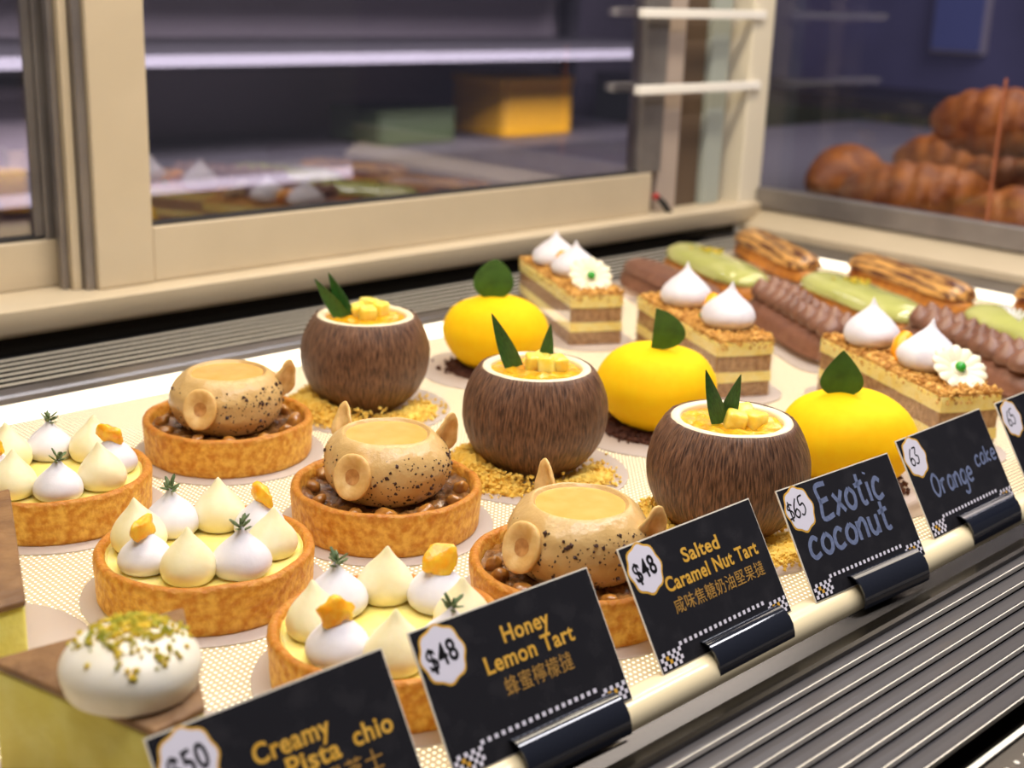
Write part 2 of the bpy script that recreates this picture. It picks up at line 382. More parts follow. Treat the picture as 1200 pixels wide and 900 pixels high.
# back: channel, air grille, sill, sliding doors
bg = thing('rear_air_grille', 'thin-slatted metal air grille along the back of the lit shelf', 'grille', (0, 0, 0))
obj('channel', mesh('channel', extrude_x([(63.95, -0.8), (63.95, 0.02), (64.9, 0.02), (65.1, -0.35), (65.35, 0.05), (66.3, 0.12), (66.45, -0.3), (66.45, -0.8)], -6, 98), False), steel, bg)
rs = mesh('slat', extrude_x([(0, -0.55), (0, 0.06), (0.12, 0.06), (0.12, -0.55)], -6, 98), False)
rear_lip = mesh('slat_lip', extrude_x([(-0.08, 0.0), (-0.08, 0.05), (0.16, 0.05), (0.16, 0.0)], -6, 98), False)
for i in range(6):
    s = obj('slat', rs, dark_steel, bg, (0, 66.7 + i * 0.9, 0.05)); obj('slat_lip', rear_lip, lip_m, s, (0, 0.03, 0.065))
obj('pan', mesh('pan', box(-6, 98, 66.45, 74.6, -0.8, -0.6), False), gasket, bg)

sill = obj('trim_1', mesh('trim_1', extrude_x([(73.6, 0.75), (73.3, 1.1), (73.2, 2.35), (73.5, 2.55), (79.5, 2.55), (79.5, 0.75)], -12, 106)), frame_m); struct(sill, 'cream aluminium sill below the rear sliding doors')
back_skirt = obj('trim_2', mesh('trim_2', box(-12, 106, 74.4, 76, -0.8, 0.75), False), dark_steel); struct(back_skirt, 'dark skirt under the rear sill')

def bx(name, a, mt, parent, bevel=0.0, smooth=False, **k):
    return obj(name, mesh(name, box(*a), smooth, bevel), mt, parent, **k)

d1 = thing('door_1', 'large cream-framed sliding glass door at the back of the case', 'door'); d1['kind'] = 'structure'
bx('stile', (37.95, 41.75, 74.6, 76.6, 2.56, 40), frame_m, d1, 0.12)
st2 = bx('stile_groove', (37.35, 37.93, 75.0, 76.4, 2.56, 40), frame_dark, d1, 0.06)
bx('stile_groove', (36.75, 37.3, 75.5, 76.6, 2.56, 40), frame_m, d1, 0.06)
bx('stile_groove', (36.3, 36.72, 76.0, 76.6, 2.56, 40), frame_dark, d1, 0.06)
bx('bottom_rail', (41.78, 90.0, 74.7, 76.5, 2.56, 6.1), frame_m, d1, 0.12)
bx('gasket', (41.76, 88.2, 74.95, 75.9, 6.1, 6.28), gasket, d1)
bx('glass_pane', (41.75, 88.3, 75.35, 75.6, 6.25, 40), pane_m, d1)
bx('stile', (88.3, 91.2, 74.8, 76.4, 6.1, 40), frame_dark, d1, 0.1)
d2 = thing('door_2', 'second sliding glass door standing behind the left of the large one', 'door'); d2['kind'] = 'structure'
bx('bottom_rail', (-12, 37.2, 77.2, 79.0, 2.56, 5.5), frame_m, d2, 0.12)
bx('stile', (36.0, 38.6, 77.2, 79.0, 5.5, 40), frame_dark, d2, 0.1)
bx('gasket', (-12, 36.0, 77.5, 78.4, 5.5, 5.7), gasket, d2)
bx('glass_pane', (-12, 36.0, 77.9, 78.15, 5.6, 40), pane_m, d2)
bx('glass_edge', (35.5, 35.98, 77.6, 77.88, 5.7, 40), frame_dark, d2)

post = thing('trim_3', 'pale corner post where the rear doors meet the end glass', 'post'); post['kind'] = 'structure'
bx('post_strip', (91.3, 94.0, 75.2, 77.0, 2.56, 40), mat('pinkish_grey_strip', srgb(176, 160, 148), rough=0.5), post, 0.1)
bx('post_strip', (94.05, 98.0, 76.0, 77.4, 2.56, 40), mat('brown_strip', srgb(96, 78, 62), rough=0.5), post, 0.1)  # reddish-brown profile of the corner post
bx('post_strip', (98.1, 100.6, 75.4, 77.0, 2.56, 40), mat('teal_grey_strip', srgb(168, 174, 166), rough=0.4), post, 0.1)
bx('post', (102.0, 105.2, 74.0, 77.2, -0.8, 40), mat('ivory_post', srgb(228, 218, 196), rough=0.4), post, 0.2)
for z in (12.9, 19.1):
    bx('shelf_strip', (86.4, 103.3, 73.6, 74.3, z, z + 0.75), mat('white_shelf_strip', srgb(250, 246, 238), rough=0.3), post, 0.08)
latch = thing('door_latch', 'small dark latch with a red tip at the end of the rear door rail', 'latch', (90.4, 74.3, 4.0))
obj('lever', mesh('lever', tube([(0, 0, 0), (0.9, 0, -0.6), (1.9, 0, -1.6)], [0.22, 0.28, 0.3], 8)), gasket, latch)
obj('tip', mesh('tip', blob(0.32, 0.32, 0.32, 0, 1, 2, 0, (-0.2, 0, 0.1))), mat('red_plastic', srgb(170, 40, 40), rough=0.4), latch)

# end of the case
end_floor = obj('trim_4', mesh('trim_4', box(97.05, 106, 15, 74.3, -0.8, -0.2), False), steel); struct(end_floor, 'grey metal ledge at the end of the lit shelf')
end_sill = obj('trim_5', mesh('trim_5', xf(extrude_x([(0, -0.15), (0, 0.5), (2.4, 1.9), (3.5, 1.9), (3.5, -0.15)], 0, 58), (102.4, 74, 0), (0, 0, -PI / 2)), True), frame_m); struct(end_sill, 'cream sloping sill below the end glass')
end_rail = obj('trim_6', mesh('trim_6', box(104.4, 105.8, 15, 73.9, 1.95, 3.9), False, 0.15), frame_dark); struct(end_rail, 'grey rail holding the end glass')
ew = obj('window_1', mesh('window_1', box(105.0, 105.3, 15, 73.9, 3.92, 40), False), end_glass_m); struct(ew, 'clear end glass of the case')
seam = obj('trim_7', mesh('trim_7', box(104.75, 104.98, 50.95, 51.1, 3.92, 15.5), False), mat('copper_seam', srgb(176, 104, 72), rough=0.4)); struct(seam, 'thin upright joint on the end glass')

# ------------------------------------------------------------------ boards under the pastries
disc_me = mesh('round_board', lathe([(0, 0), (4.33, 0), (4.4, 0.03), (4.4, 0.07), (4.33, 0.1), (0, 0.1)], 64))
def rr(L, W, r, n=8):
    P = []
    for (cx, cy, a0) in ((W / 2 - r, L / 2 - r, 0), (-W / 2 + r, L / 2 - r, PI / 2), (-W / 2 + r, -L / 2 + r, PI), (W / 2 - r, -L / 2 + r, 1.5 * PI)):
        for i in range(n + 1):
            a = a0 + PI / 2 * i / n; P.append((cx + r * math.cos(a), cy + r * math.sin(a)))
    return P
long_me = mesh('long_board', prism(rr(14.0, 5.6, 2.6), 0, 0.1), False)
ecl_me = mesh('eclair_board', prism(rr(15.0, 5.0, 2.2), 0, 0.1), False)
def board(me, x, y, rz, what, grp):
    name = {'round_board': 'round_board', 'long_board': 'oblong_board', 'eclair_board': 'eclair_board'}[me.name.split('.')[0]]
    return tag(obj(name, me, board_m, None, (x, y, 0), (0, 0, rz)), what, 'board', grp)
BZ = 0.1

# ------------------------------------------------------------------ lemon tarts
def shell_fn(seed):
    def fn(x, y, z):
        k = 1 + 0.012 * nz(x, y, z, 0.9, seed) + 0.006 * nz(x, y, z, 3.5, seed)
        dz = 0.07 * nz(x, y, 0, 0.8, seed + 5) if z > 1.2 else 0
        return x * k, y * k, z + dz
    return fn
shell_prof = cr([(0, 0), (3.3, 0), (3.72, 0.03), (3.8, 0.2), (3.84, 0.9), (3.88, 1.5), (3.84, 1.72), (3.70, 1.8), (3.56, 1.74), (3.48, 1.5), (3.42, 0.7), (3.3, 0.55), (0, 0.5)], 3)
shells = [mesh('shell', lathe(shell_prof, 72, shell_fn(s))) for s in (1.0, 4.0, 9.0)]
curd_me = mesh('curd', lathe(cr([(0, 0.6), (3.4, 0.6), (3.47, 1.58), (3.38, 1.53), (3.0, 1.50), (0, 1.52)], 2), 56, lambda x, y, z: (x, y, z + 0.03 * nz(x, y, z, 1.1))))
def bend(h, amt, s):
    def fn(x, y, z):
        k = 1 + 0.05 * nz(x, y, z, 1.3, s); t = max(z / h, 0) ** 3
        return x * k + amt * t, y * k + amt * 0.4 * t, z
    return fn
dol_prof = cr([(0, 0), (0.62, 0), (0.84, 0.12), (0.94, 0.4), (0.90, 0.7), (0.75, 1.0), (0.55, 1.26), (0.34, 1.5), (0.19, 1.70), (0.08, 1.88), (0, 1.97)], 3)
dol_w = [mesh('meringue', lathe([(r * 1.04, z * 0.84) for r, z in dol_prof], 28, bend(1.8, a, s))) for a, s in ((0.05, 1), (-0.08, 3))]
dol_c = [mesh('cream_kiss', lathe([(r * 1.0, z * 0.96) for r, z in dol_prof], 28, bend(2.0, a, s))) for a, s in ((0.15, 2), (-0.12, 6), (0.02, 8))]

def sprig_mesh(seed):
    r = random.Random(seed); b = MB()
    b.add(tube([(0, 0, -0.15), (0.03, 0, 0.25), (0.0, 0.03, 0.5)], [0.05, 0.04, 0.03], 6))
    for i in range(9):
        a = i * 2.4 + r.random(); z = 0.05 + 0.05 * i; t = 0.35 + 0.12 * r.random() + 0.05 * i
        leaf = blob(0.10, 0.30, 0.045, 0.1, 1, 1, seed)
        b.add(xf(leaf, (math.cos(a) * 0.22, math.sin(a) * 0.22, z), (t, 0, a - PI / 2)))
    return mesh('thyme_sprig', b.vf())
sprigs = [sprig_mesh(s) for s in (1, 2, 3)]
peels = [mesh('candied_peel', blob(0.55, 0.25, 0.44, 0.38, 1.4, 3, s)) for s in (1.5, 4.2, 7.7)]

def lemon_tart(x, y, off, label, seed):
    t = thing('lemon_tart', label, 'tart', (x, y, BZ), yawcam(x, y), 'lemon meringue tarts')
    obj('shell', shells[seed % 3], crust, t); obj('curd', curd_me, curd, t)
    r = random.Random(seed)
    kinds = ['c', 't', 'c', 'p', 'c', 't', 'c', 'p']
    for i, k in enumerate(kinds):
        a = math.radians(off + 45 * i); R = 2.36 + r.uniform(-0.1, 0.1)
        p = (R * math.sin(a), -R * math.cos(a), 1.5); s = r.uniform(0.95, 1.06)
        if k == 'c':
            obj('cream_kiss', dol_c[r.randrange(3)], mer_cream, t, p, (0, 0, r.random() * 6), s)
        else:
            d = obj('meringue', dol_w[r.randrange(2)], mer_white, t, p, (0, 0, r.random() * 6), s)
            if k == 't': obj('thyme_sprig', sprigs[r.randrange(3)], herb, d, (0, 0, 1.5), (r.uniform(-.3, .3), r.uniform(-.3, .3), r.random() * 6), 0.85)
            else: obj('candied_peel', peels[r.randrange(3)], peel, d, (0.1, 0, 1.58), (r.uniform(-.5, .5), r.uniform(-.5, .5), r.random() * 6), 1.12)
    return t
lem = [(22.6, 49.2, -42, 'lemon tart at the left edge, farthest back of the three meringue-topped tarts'),
       (23.3, 38.9, -14, 'whole lemon tart with meringue drops between the two other meringue tarts'),
       (24.45, 29.85, 4, 'lemon tart partly hidden behind the first two price cards')]
names = ['farthest', 'middle', 'nearest']
for i, (x, y, off, lb) in enumerate(lem):
    board(disc_me, x, y, 0, f'round white board under the {names[i]} lemon meringue tart', 'round pastry boards')
    lemon_tart(x, y, off, lb, 11 + i)

# ------------------------------------------------------------------ caramel nut tarts
dome_prof = cr([(0, 0), (1.5, 0), (2.15, 0.12), (2.58, 0.6), (2.76, 1.2), (2.70, 1.75), (2.45, 2.2), (2.15, 2.48), (1.96, 2.60), (1.86, 2.62), (1.78, 2.54), (1.66, 2.44), (1.4, 2.42), (0, 2.42)], 3)
def dome_fn(s):
    def fn(x, y, z):
        k = 1 + 0.05 * nz(x, y, z, 0.45, s) + 0.025 * nz(x * .6, y * .6, z * 2.2, 1.0, s)
        return x * k, y * k, z + 0.05 * nz(x, y, 0, 0.9, s) * (z > 2)
    return fn
pool_me = mesh('caramel_pool', lathe([(0, 2.3), (1.70, 2.3), (1.76, 2.50), (1.55, 2.52), (0, 2.55)], 40))
hz_me = mesh('hazelnut_half', lathe(cr([(0, -0.45), (0.45, -0.38), (0.70, -0.1), (0.76, 0.1), (0.70, 0.17), (0.58, 0.18), (0.40, 0.13), (0.2, 0.02), (0, -0.03)], 3), 26, lambda x, y, z: (x * (1 + .08 * nz(x, y, z, 1.2)), y * 1.12 * (1 + .1 * nz(x, y, z, 1.3, 4)), z)))
hzc_me = mesh('kernel_hollow', lathe([(0, -0.08), (0.24, -0.02), (0.30, 0.075), (0.16, 0.02), (0.0, 0.0)], 16))
slice_me = mesh('hazelnut_slice', lathe(cr([(0, -0.16), (0.5, -0.15), (0.72, -0.05), (0.72, 0.06), (0.5, 0.12), (0.3, 0.02), (0, 0.0)], 3), 24, lambda x, y, z: (x * (0.8 - 0.28 * y + .3 * nz(x, y, z, 1.5, 3)), y * 1.3 * (1 + .3 * nz(x, y, z, 1.4, 8)), z + 0.25 * x * x)))
nut_mes = [mesh('glazed_nut', blob(0.62, 0.5, 0.42, 0.25, 1.4, 3, s)) for s in (1, 5, 9)]
fill_me = mesh('nut_filling', lathe([(0, 0.6), (3.42, 0.6)] + [(3.44 - 0.15 * i, 1.32) for i in range(23)] + [(0, 1.3)], 80,
               lambda x, y, z: (x, y, z + (0.22 * nz(x, y, 0, 2.2) + 0.12 * nz(x, y, 3, 4.5) if z > 1 else 0))))
def caramel_tart(x, y, label, seed, nuts):
    t = thing('caramel_nut_tart', label, 'tart', (x, y, BZ), yawcam(x, y), 'salted caramel nut tarts')
    obj('shell', shells[seed % 3], crust, t, rot=(0, 0, seed)); obj('nut_filling', fill_me, nutfill, t, rot=(0, 0, seed * 1.3), kind='stuff')
    r = random.Random(seed * 3)
    d = obj('mousse_dome', mesh('mousse_dome', lathe(dome_prof, 56, dome_fn(seed * 1.1))), mousse, t, (0, 0, 1.3), (0, 0, 0), (0.94, 0.94, 1.0))
    obj('caramel_pool', pool_me, pool, d)
    for i in range(12):
        a = math.radians(30 * i + r.uniform(-9, 9))
        obj('glazed_nut', nut_mes[r.randrange(3)], nutmat, t, (3.0 * math.sin(a), -3.0 * math.cos(a), 1.42), (r.random(), r.random(), r.random() * 6), r.uniform(0.55, 0.85))
    for (az, zz, kind, tilt) in nuts:
        a = math.radians(az)
        rad = np.interp(zz, [q[1] for q in dome_prof[:28]], [q[0] for q in dome_prof[:28]])
        nrm = Vector((math.sin(a) * 0.6, -math.cos(a), 0.3)).normalized()
        q = nrm.to_track_quat('Z', 'Y').to_euler()
        if kind == 'h':
            h = obj('hazelnut_half', hz_me, hazel, d, (rad * math.sin(a) + nrm.x * .06, -rad * math.cos(a) + nrm.y * .06, zz), q, 1.08)
            obj('kernel_hollow', hzc_me, hazel_core, h)
        else:
            obj('hazelnut_slice', slice_me, hazel, d, ((rad + .12) * math.sin(a), -(rad + .12) * math.cos(a), zz + 0.35), (PI / 2 + tilt, 0.35 * (1 if az > 0 else -1), a * 0.3), 0.95)
    b = MB()
    for i in range(300):
        a = math.radians(r.gauss(25, 55)) if r.random() < 0.8 else r.uniform(0, 2 * PI)
        zz = r.uniform(0.15, 2.2)
        rad = np.interp(zz, [q[1] for q in dome_prof[:28]], [q[0] for q in dome_prof[:28]])
        px, py = rad * math.sin(a), -rad * math.cos(a)
        fx, fy, fz = dome_fn(seed * 1.1)(px, py, zz)
        b.add(chunk((fx, fy, zz), 0.035 + 0.09 * r.random() ** 4, r))
    obj('chocolate_specks', mesh('chocolate_specks', b.vf(), False), choc_speck, d, kind='stuff')
car = [(31.98, 51.0, 'caramel nut tart farthest back, beside the rear coconut dessert', [(-27, 1.5, 'h', 0), (88, 1.9, 's', 0.2)]),
       (32.3, 39.75, 'caramel nut tart in the middle, its mousse dome dotted with chocolate', [(-30, 1.5, 'h', 0), (112, 1.9, 's', 0.2), (-135, 2.05, 's', -0.5)]),
       (32.85, 29.6, 'caramel nut tart nearest the customer, partly behind the second and third price cards', [(-46, 1.5, 'h', 0), (72, 1.7, 's', 0.1), (-150, 2.05, 's', -0.2)])]
for i, (x, y, lb, nuts) in enumerate(car):
    board(disc_me, x, y, 0, f'round white board under the {names[i]} caramel nut tart', 'round pastry boards')
    caramel_tart(x, y, lb, 3 + i, nuts)

# ------------------------------------------------------------------ coconut desserts
RC = 3.30
coco_prof = [(0, 0.0), (1.6, 0.0)]
for i in range(34):
    a = math.radians(-62 + (38.5 + 62) * i / 33); coco_prof.append((RC * math.cos(a), 2.92 + RC * 0.98 * math.sin(a) - 0.02))
top_r, top_z = coco_prof[-1]
coco_prof += [(top_r - 0.08, top_z + 0.03), (top_r - 0.14, top_z - 0.04), (top_r - 0.3, top_z - 0.5), (0, top_z - 0.7)]
def coco_fn(s):
    def fn(x, y, z):
        a = math.atan2(y, x)
        g = 0.014 * mnoise.noise(Vector((math.cos(a) * 14, math.sin(a) * 14, z * 0.25 + s))) + 0.012 * nz(x, y, z, 0.6, s)
        if z > 4.7: g += 0.012 * nz(x, y, z, 5, s)
        return x * (1 + g), y * (1 + g), z
    return fn
rim_me = mesh('white_rim', lathe(cr([(2.46, -0.3), (2.47, -0.06), (2.40, 0.05), (2.26, 0.07), (2.12, 0.03), (2.06, -0.06), (2.05, -0.3)], 3), 60, lambda x, y, z: (x * (1 + .008 * nz(x, y, z, 2)), y * (1 + .008 * nz(x, y, z, 2)), z + .025 * nz(x, y, z, 1.5))))
cfill_me = mesh('mango_filling', lathe([(0, -0.6), (2.1, -0.6), (2.09, -0.1)] + [(2.0 - 0.1 * i, -0.1) for i in range(20)] + [(0, -0.1)], 64, lambda x, y, z: (x, y, z + (0.14 * nz(x, y, 0, 1.6) + 0.07 * nz(x, y, 2, 3.5) if z > -.3 else 0))))
cube_me = [mesh('pineapple_cube', xf(box(-.5, .5, -.38, .38, -.36, .36), rot=(0, 0, 0)), True, 0.14, 3), mesh('pineapple_cube', box(-.42, .42, -.36, .36, -.42, .42), True, 0.16, 3)]

def leaf_mesh(name, L, W, pw=1.0, fold=0.15, curl=0.2, half=False, blunt=0.5, thick=0.035):
    V = []; F = []; nu, nv = 16, 8
    for i in range(nu + 1):
        t = i / nu; w = W / 2 * (math.sin(PI * min(max(t ** pw, 0), 1)) ** blunt if t < 1 else 0)
        if i == 0: w = max(w, W * 0.06)
        for j in range(nv + 1):
            s = -1 + 2 * j / nv
            xx = s * w if not half else (0.5 + 0.5 * s) * 2 * w * 0.92
            V.append((xx, -fold * abs(s) * w - curl * t * t * L * 0.4, t * L))
    for i in range(nu):
        for j in range(nv):
            a = i * (nv + 1) + j; F.append((a, a + 1, a + nv + 2, a + nv + 1))
    n = len(V); V2 = [(x, y + thick, z) for x, y, z in V]
    F2 = [tuple(k + n for k in f[::-1]) for f in F]
    ring = [i * (nv + 1) for i in range(nu + 1)] + [nu * (nv + 1) + j for j in range(1, nv + 1)] + [i * (nv + 1) + nv for i in range(nu - 1, -1, -1)] + [j for j in range(nv - 1, 0, -1)]
    S = [(ring[k], ring[(k + 1) % len(ring)], ring[(k + 1) % len(ring)] + n, ring[k] + n) for k in range(len(ring))]
    return mesh(name, (V + V2, F + F2 + S))
def blade_mesh(L, W):
    V = []; F = []; nu = 10
    for i in range(nu + 1):
        t = i / nu; w = W / 2 * (1 - t) ** 0.75 * (0.75 + 0.9 * t * (1 - t)) + 0.012
        y = -0.12 * L * t * t
        for s, d in ((-1, 0.16), (0, 0), (1, 0.16)): V.append((s * w, y - d * w * 1.6 * abs(s), t * L))
        for s, d in ((1, 0.16), (0, 0), (-1, 0.16)): V.append((s * w, y - d * w * 1.6 * abs(s) + 0.03, t * L))
    for i in range(nu):
        for j in range(6):
            k = (j + 1) % 6; a = i * 6; F.append((a + j, a + k, a + 6 + k, a + 6 + j))
    F += [tuple(range(6)), tuple(range(nu * 6, nu * 6 + 6))[::-1]]
    return mesh('pandan_blade', (V, F))
blades = [blade_mesh(2.5, 0.95), blade_mesh(2.1, 0.9)]

def crumb_pile(name, x, y, z0, spots, mt, n, s0, s1, label, cat, seed, yaw):
    """loose crumbs: (angle from the front, radius, spread, share)"""
    r = random.Random(seed); b = MB()
    for (az, rad, sp_a, sp_r, sh, hh) in spots:
        if hh > 0.2:
            for k in range(9):
                a = math.radians(az + sp_a * 1.5 * (k - 4) / 4); hq = hh * (1.25 - 0.16 * abs(k - 4))
                bv, bf = blob(0.75, 0.75, hq, 0.5, 2.6, 3, seed + k, (rad * math.sin(a) * 0.97, -rad * math.cos(a) * 0.97, 0.02))
                b.add(([(x_, y_, max(z_, 0.01)) for x_, y_, z_ in bv], bf))
        for i in range(int(n * sh)):
            a = math.radians(r.gauss(az, sp_a)); q = max(rad + r.gauss(0, sp_r), 0.2); q = min(q, 4.2)
            fall = math.exp(-((q - rad) / (sp_r * 1.6)) ** 2)
            px, py = q * math.sin(a), -q * math.cos(a); s = r.uniform(s0, s1)
            b.add(chunk((px, py, s * 0.6 + hh * fall * r.random() ** 0.7), s, r))
    o = obj(name, mesh(name, b.vf(), False), mt, None, (x, y, z0), (0, 0, yaw))
    return tag(o, label, cat, None, 'stuff')

def coconut(x, y, label, seed, bl, cubes):
    t = thing('coconut_dessert', label, 'dessert', (x, y, BZ), yawcam(x, y), 'coconut shell desserts')
    obj('chocolate_shell', mesh('chocolate_shell', lathe(coco_prof, 160, coco_fn(seed * 2.3))), coco_m, t, rot=(0, 0, seed))
    obj('white_rim', rim_me, white_choc, t, (0, 0, top_z - 0.02), (0, 0, seed)); obj('mango_filling', cfill_me, mango_fill, t, (0, 0, top_z - 0.05), (0, 0, seed * 2))
    for (px, py, pz, a) in cubes: obj('pineapple_cube', cube_me[int(a * 10) % 2], pine, t, (px, py, top_z + pz - 0.14), (0.25 * math.sin(a * 3), 0.3 * math.cos(a * 5), a))
    for k, (px, py, lean, tw, sc) in enumerate(bl): obj('pandan_blade', blades[k % 2], pandan, t, (px, py, top_z - 0.15), (-0.1, lean, tw), sc)
coc = [(41.1, 52.4, 'coconut-shaped dessert farthest back, pandan blades lying to the left',
        [(-1.2, 0.1, -0.62, 0.5, 1.05), (-0.9, 0.35, -0.42, -0.2, 1.15)], [(0.1, -0.3, 0.25, 0.3), (0.75, 0.5, 0.3, 0.9), (-0.35, 0.5, 0.2, 1.7), (0.2, 0.9, 0.45, 2.2)]),
       (41.35, 40.3, 'coconut-shaped dessert in the middle with two spread pandan blades',
        [(-1.0, 0.15, -0.42, 0.25, 1.12), (0.35, 0.5, 0.10, -0.2, 0.98)], [(-0.1, 0.1, 0.3, 0.3), (0.45, -0.2, 0.25, 1.3), (0.95, 0.3, 0.2, 2.1), (0.2, 0.6, 0.3, 0.8)]),
       (42.3, 30.15, 'coconut-shaped dessert nearest the customer, behind the third and fourth price cards',
        [(-0.45, -0.35, -0.33, 0.3, 0.95), (-0.25, -0.1, 0.22, -0.1, 1.0)], [(0.15, -0.5, 0.2, 0.15), (0.9, 0.1, 0.1, 1.0), (0.5, 0.7, 0.1, 1.9)])]
for i, (x, y, lb, bl, cu) in enumerate(coc):
    board(disc_me, x, y, 0, f'round white board under the {names[i]} coconut dessert', 'round pastry boards')
    coconut(x, y, lb, i + 1, bl, cu)
    crumb_pile('golden_crumble', x, y, BZ, [(-64, 3.05, 30, 0.5, 0.78, 0.8), (52, 3.0, 22, 0.5, 0.3, 0.4), (0, 2.7, 40, 0.3, 0.08, 0.1)], crumble, 2200, 0.05, 0.13,
               f'golden biscuit crumble around the foot of the {names[i]} coconut dessert', 'crumble', 50 + i, yawcam(x, y))

# ------------------------------------------------------------------ yellow fruit-shaped desserts
ylw_prof = cr([(0, 0), (1.3, 0.0), (1.95, 0.25), (2.62, 0.95), (3.04, 1.9), (2.92, 2.65), (2.45, 3.35), (1.7, 3.8), (0.8, 4.0), (0, 4.0)], 4)
def ylw_fn(s, dent):
    def fn(x, y, z):
        k = 1 + 0.045 * nz(x, y, z, 0.35, s)
        d = math.exp(-((x - dent[0]) ** 2 + (y - dent[1]) ** 2) / 0.9) * dent[2] if z > 2.5 else 0
        return x * k, y * k, z * (1 + 0.04 * nz(x, y, 0, 0.3, s)) - d + 0.05 * math.sin(1.5 * x + s)
    return fn
leaf_a = leaf_mesh('leaf', 2.4, 2.3, 0.8, 0.1, 0.2, blunt=0.62)
leaf_b = leaf_mesh('leaf', 2.2, 1.75, 0.85, 0.0, 0.25, half=True, blunt=0.55)
leaf_c = leaf_mesh('leaf', 2.2, 1.9, 0.6, 0.12, 0.2, blunt=0.9)
yel = [(51.4, 53.5, 'yellow velvet fruit-shaped dessert farthest back with a broad upright leaf', leaf_a, (-0.3, 0.0, 0.08, 0.1), (0.6, 0, 0.12)),
       (50.4, 40.75, 'yellow velvet fruit-shaped dessert in the middle with a half-moon leaf', leaf_b, (-0.35, 0.0, 0.06, 0.0), (1.0, -.3, 0.12)),
       (51.25, 30.05, 'yellow velvet fruit-shaped dessert nearest the customer, dented on top', leaf_c, (-0.55, 0.0, -0.05, 0.1), (0.9, -0.4, 0.28))]
for i, (x, y, lb, lf, lp, dent) in enumerate(yel):
    board(disc_me, x, y, 0, f'round white board under the {names[i]} yellow fruit-shaped dessert', 'round pastry boards')
    t = thing('yellow_dessert', lb, 'dessert', (x, y, BZ + 0.28), yawcam(x, y), 'yellow fruit-shaped desserts')
    obj('velvet_body', mesh('velvet_body', lathe(ylw_prof, 72, ylw_fn(i * 3.1 + 1, dent))), yellow, t)
    obj('leaf', lf, leafm, t, (lp[0], lp[1], 3.8), (0, lp[2], lp[3]))
    crumb_pile('cocoa_crumble', x, y, BZ, [(-70, 2.0, 45, 0.45, 0.5, 0.3), (60, 2.0, 60, 0.4, 0.4, 0.3), (180, 1.2, 90, 0.6, 0.3, 0.12)], dark_crumble, 700, 0.08, 0.17,
               f'dark cocoa crumble under the {names[i]} yellow fruit-shaped dessert', 'crumble', 80 + i, yawcam(x, y))

# ------------------------------------------------------------------ layered cake slices
CL, CW = 11.4, 3.4
def layer(z0, z1, inset, seed, hw=CW / 2, hl=CL / 2):
    V = []; F = []; per = []
    nx, ny = 8, 26
    pts = [(-hw + 2 * hw * i / nx, -hl) for i in range(nx)] + [(hw, -hl + 2 * hl * i / ny) for i in range(ny)] + [(hw - 2 * hw * i / nx, hl) for i in range(nx)] + [(-hw, hl - 2 * hl * i / ny) for i in range(ny)]
    n = len(pts); zs = np.linspace(z0, z1, 4)
    for z in zs:
        for (x, y) in pts:
            k = inset + 0.05 * nz(x, y, z, 2.2, seed); dz = 0.05 * nz(x, y, 0, 0.8, seed + z)
            V.append((x - math.copysign(k, x) * (abs(x) > hw - .01), y - math.copysign(k, y) * (abs(y) > hl - .01), z + dz))
    for a in range(3):
        for i in range(n):
            j = (i + 1) % n; F.append((a * n + i, a * n + j, (a + 1) * n + j, (a + 1) * n + i))
    F.append(tuple(range(n))[::-1]); F.append(tuple(range(3 * n, 4 * n)))
    return V, F
layers = [('sponge_layer', mesh('sponge_layer', layer(0, 0.9, 0.06, 1)), sponge), ('cream_layer', mesh('cream_layer', layer(0.86, 1.42, 0.03, 2)), buttercream),
          ('sponge_layer', mesh('sponge_layer', layer(1.38, 2.4, 0.07, 3)), sponge), ('cream_layer', mesh('cream_layer', layer(2.36, 3.12, 0.02, 4)), buttercream)]
def crumb_cap(seed):
    r = random.Random(seed); b = MB()
    b.add(layer(3.08, 3.28, 0.06, seed))
    for i in range(700):
        px, py = r.uniform(-CW / 2, CW / 2), r.uniform(-CL / 2, CL / 2); s = r.uniform(0.07, 0.2)
        b.add(chunk((px, py, 3.3 + r.uniform(-.03, .08)), s, r))
    for i in range(140):
        side = r.randrange(3); px = (-CW / 2, CW / 2, r.uniform(-CW / 2, CW / 2))[side]; py = (r.uniform(-CL / 2, CL / 2), r.uniform(-CL / 2, CL / 2), -CL / 2)[side]
        b.add(chunk((px, py, 3.25 - 0.5 * r.random() ** 2), r.uniform(0.05, 0.11), r))
    return b.vf()
kiss_prof = cr([(0, 0), (0.85, 0), (1.22, 0.14), (1.38, 0.5), (1.28, 0.86), (1.0, 1.2), (0.66, 1.5), (0.38, 1.74), (0.19, 1.96), (0.08, 2.2), (0, 2.36)], 3)
kisses = [mesh('meringue_kiss', lathe(kiss_prof, 36, bend(2.3, a, s))) for a, s in ((0.06, 2), (-0.1, 5))]
def flower_mesh():
    b = MB()
    for k in range(14):
        a = 2 * PI * k / 14
        b.add(xf(blob(0.38, 0.62, 0.14, 0.15, 1.5, 2, k), (math.cos(a) * 0.72, math.sin(a) * 0.72, 0.1), (0.25, 0, a - PI / 2)))
    b.add(blob(0.45, 0.45, 0.16, 0.05, 1, 2, 3, (0, 0, 0.08)))
    return mesh('chocolate_flower', b.vf())
flower_me = flower_mesh(); dot_me = mesh('green_dot', blob(0.26, 0.26, 0.2, 0.1, 1, 2, 2))
orange_gel = mat('orange_gel', srgb(250, 156, 4), srgb(252, 176, 20), rough=0.25, size=0.5)
drop_me = mesh('orange_drop', tube([(-.8, 0, 0), (-.4, .1, .12), (0.1, .05, .2), (.55, -.1, .18), (.8, -.12, .1)], [0.2, 0.36, 0.38, 0.34, 0.2], 14))
film_prof = rr(CL + 0.12, CW + 0.12, 0.1, 3)
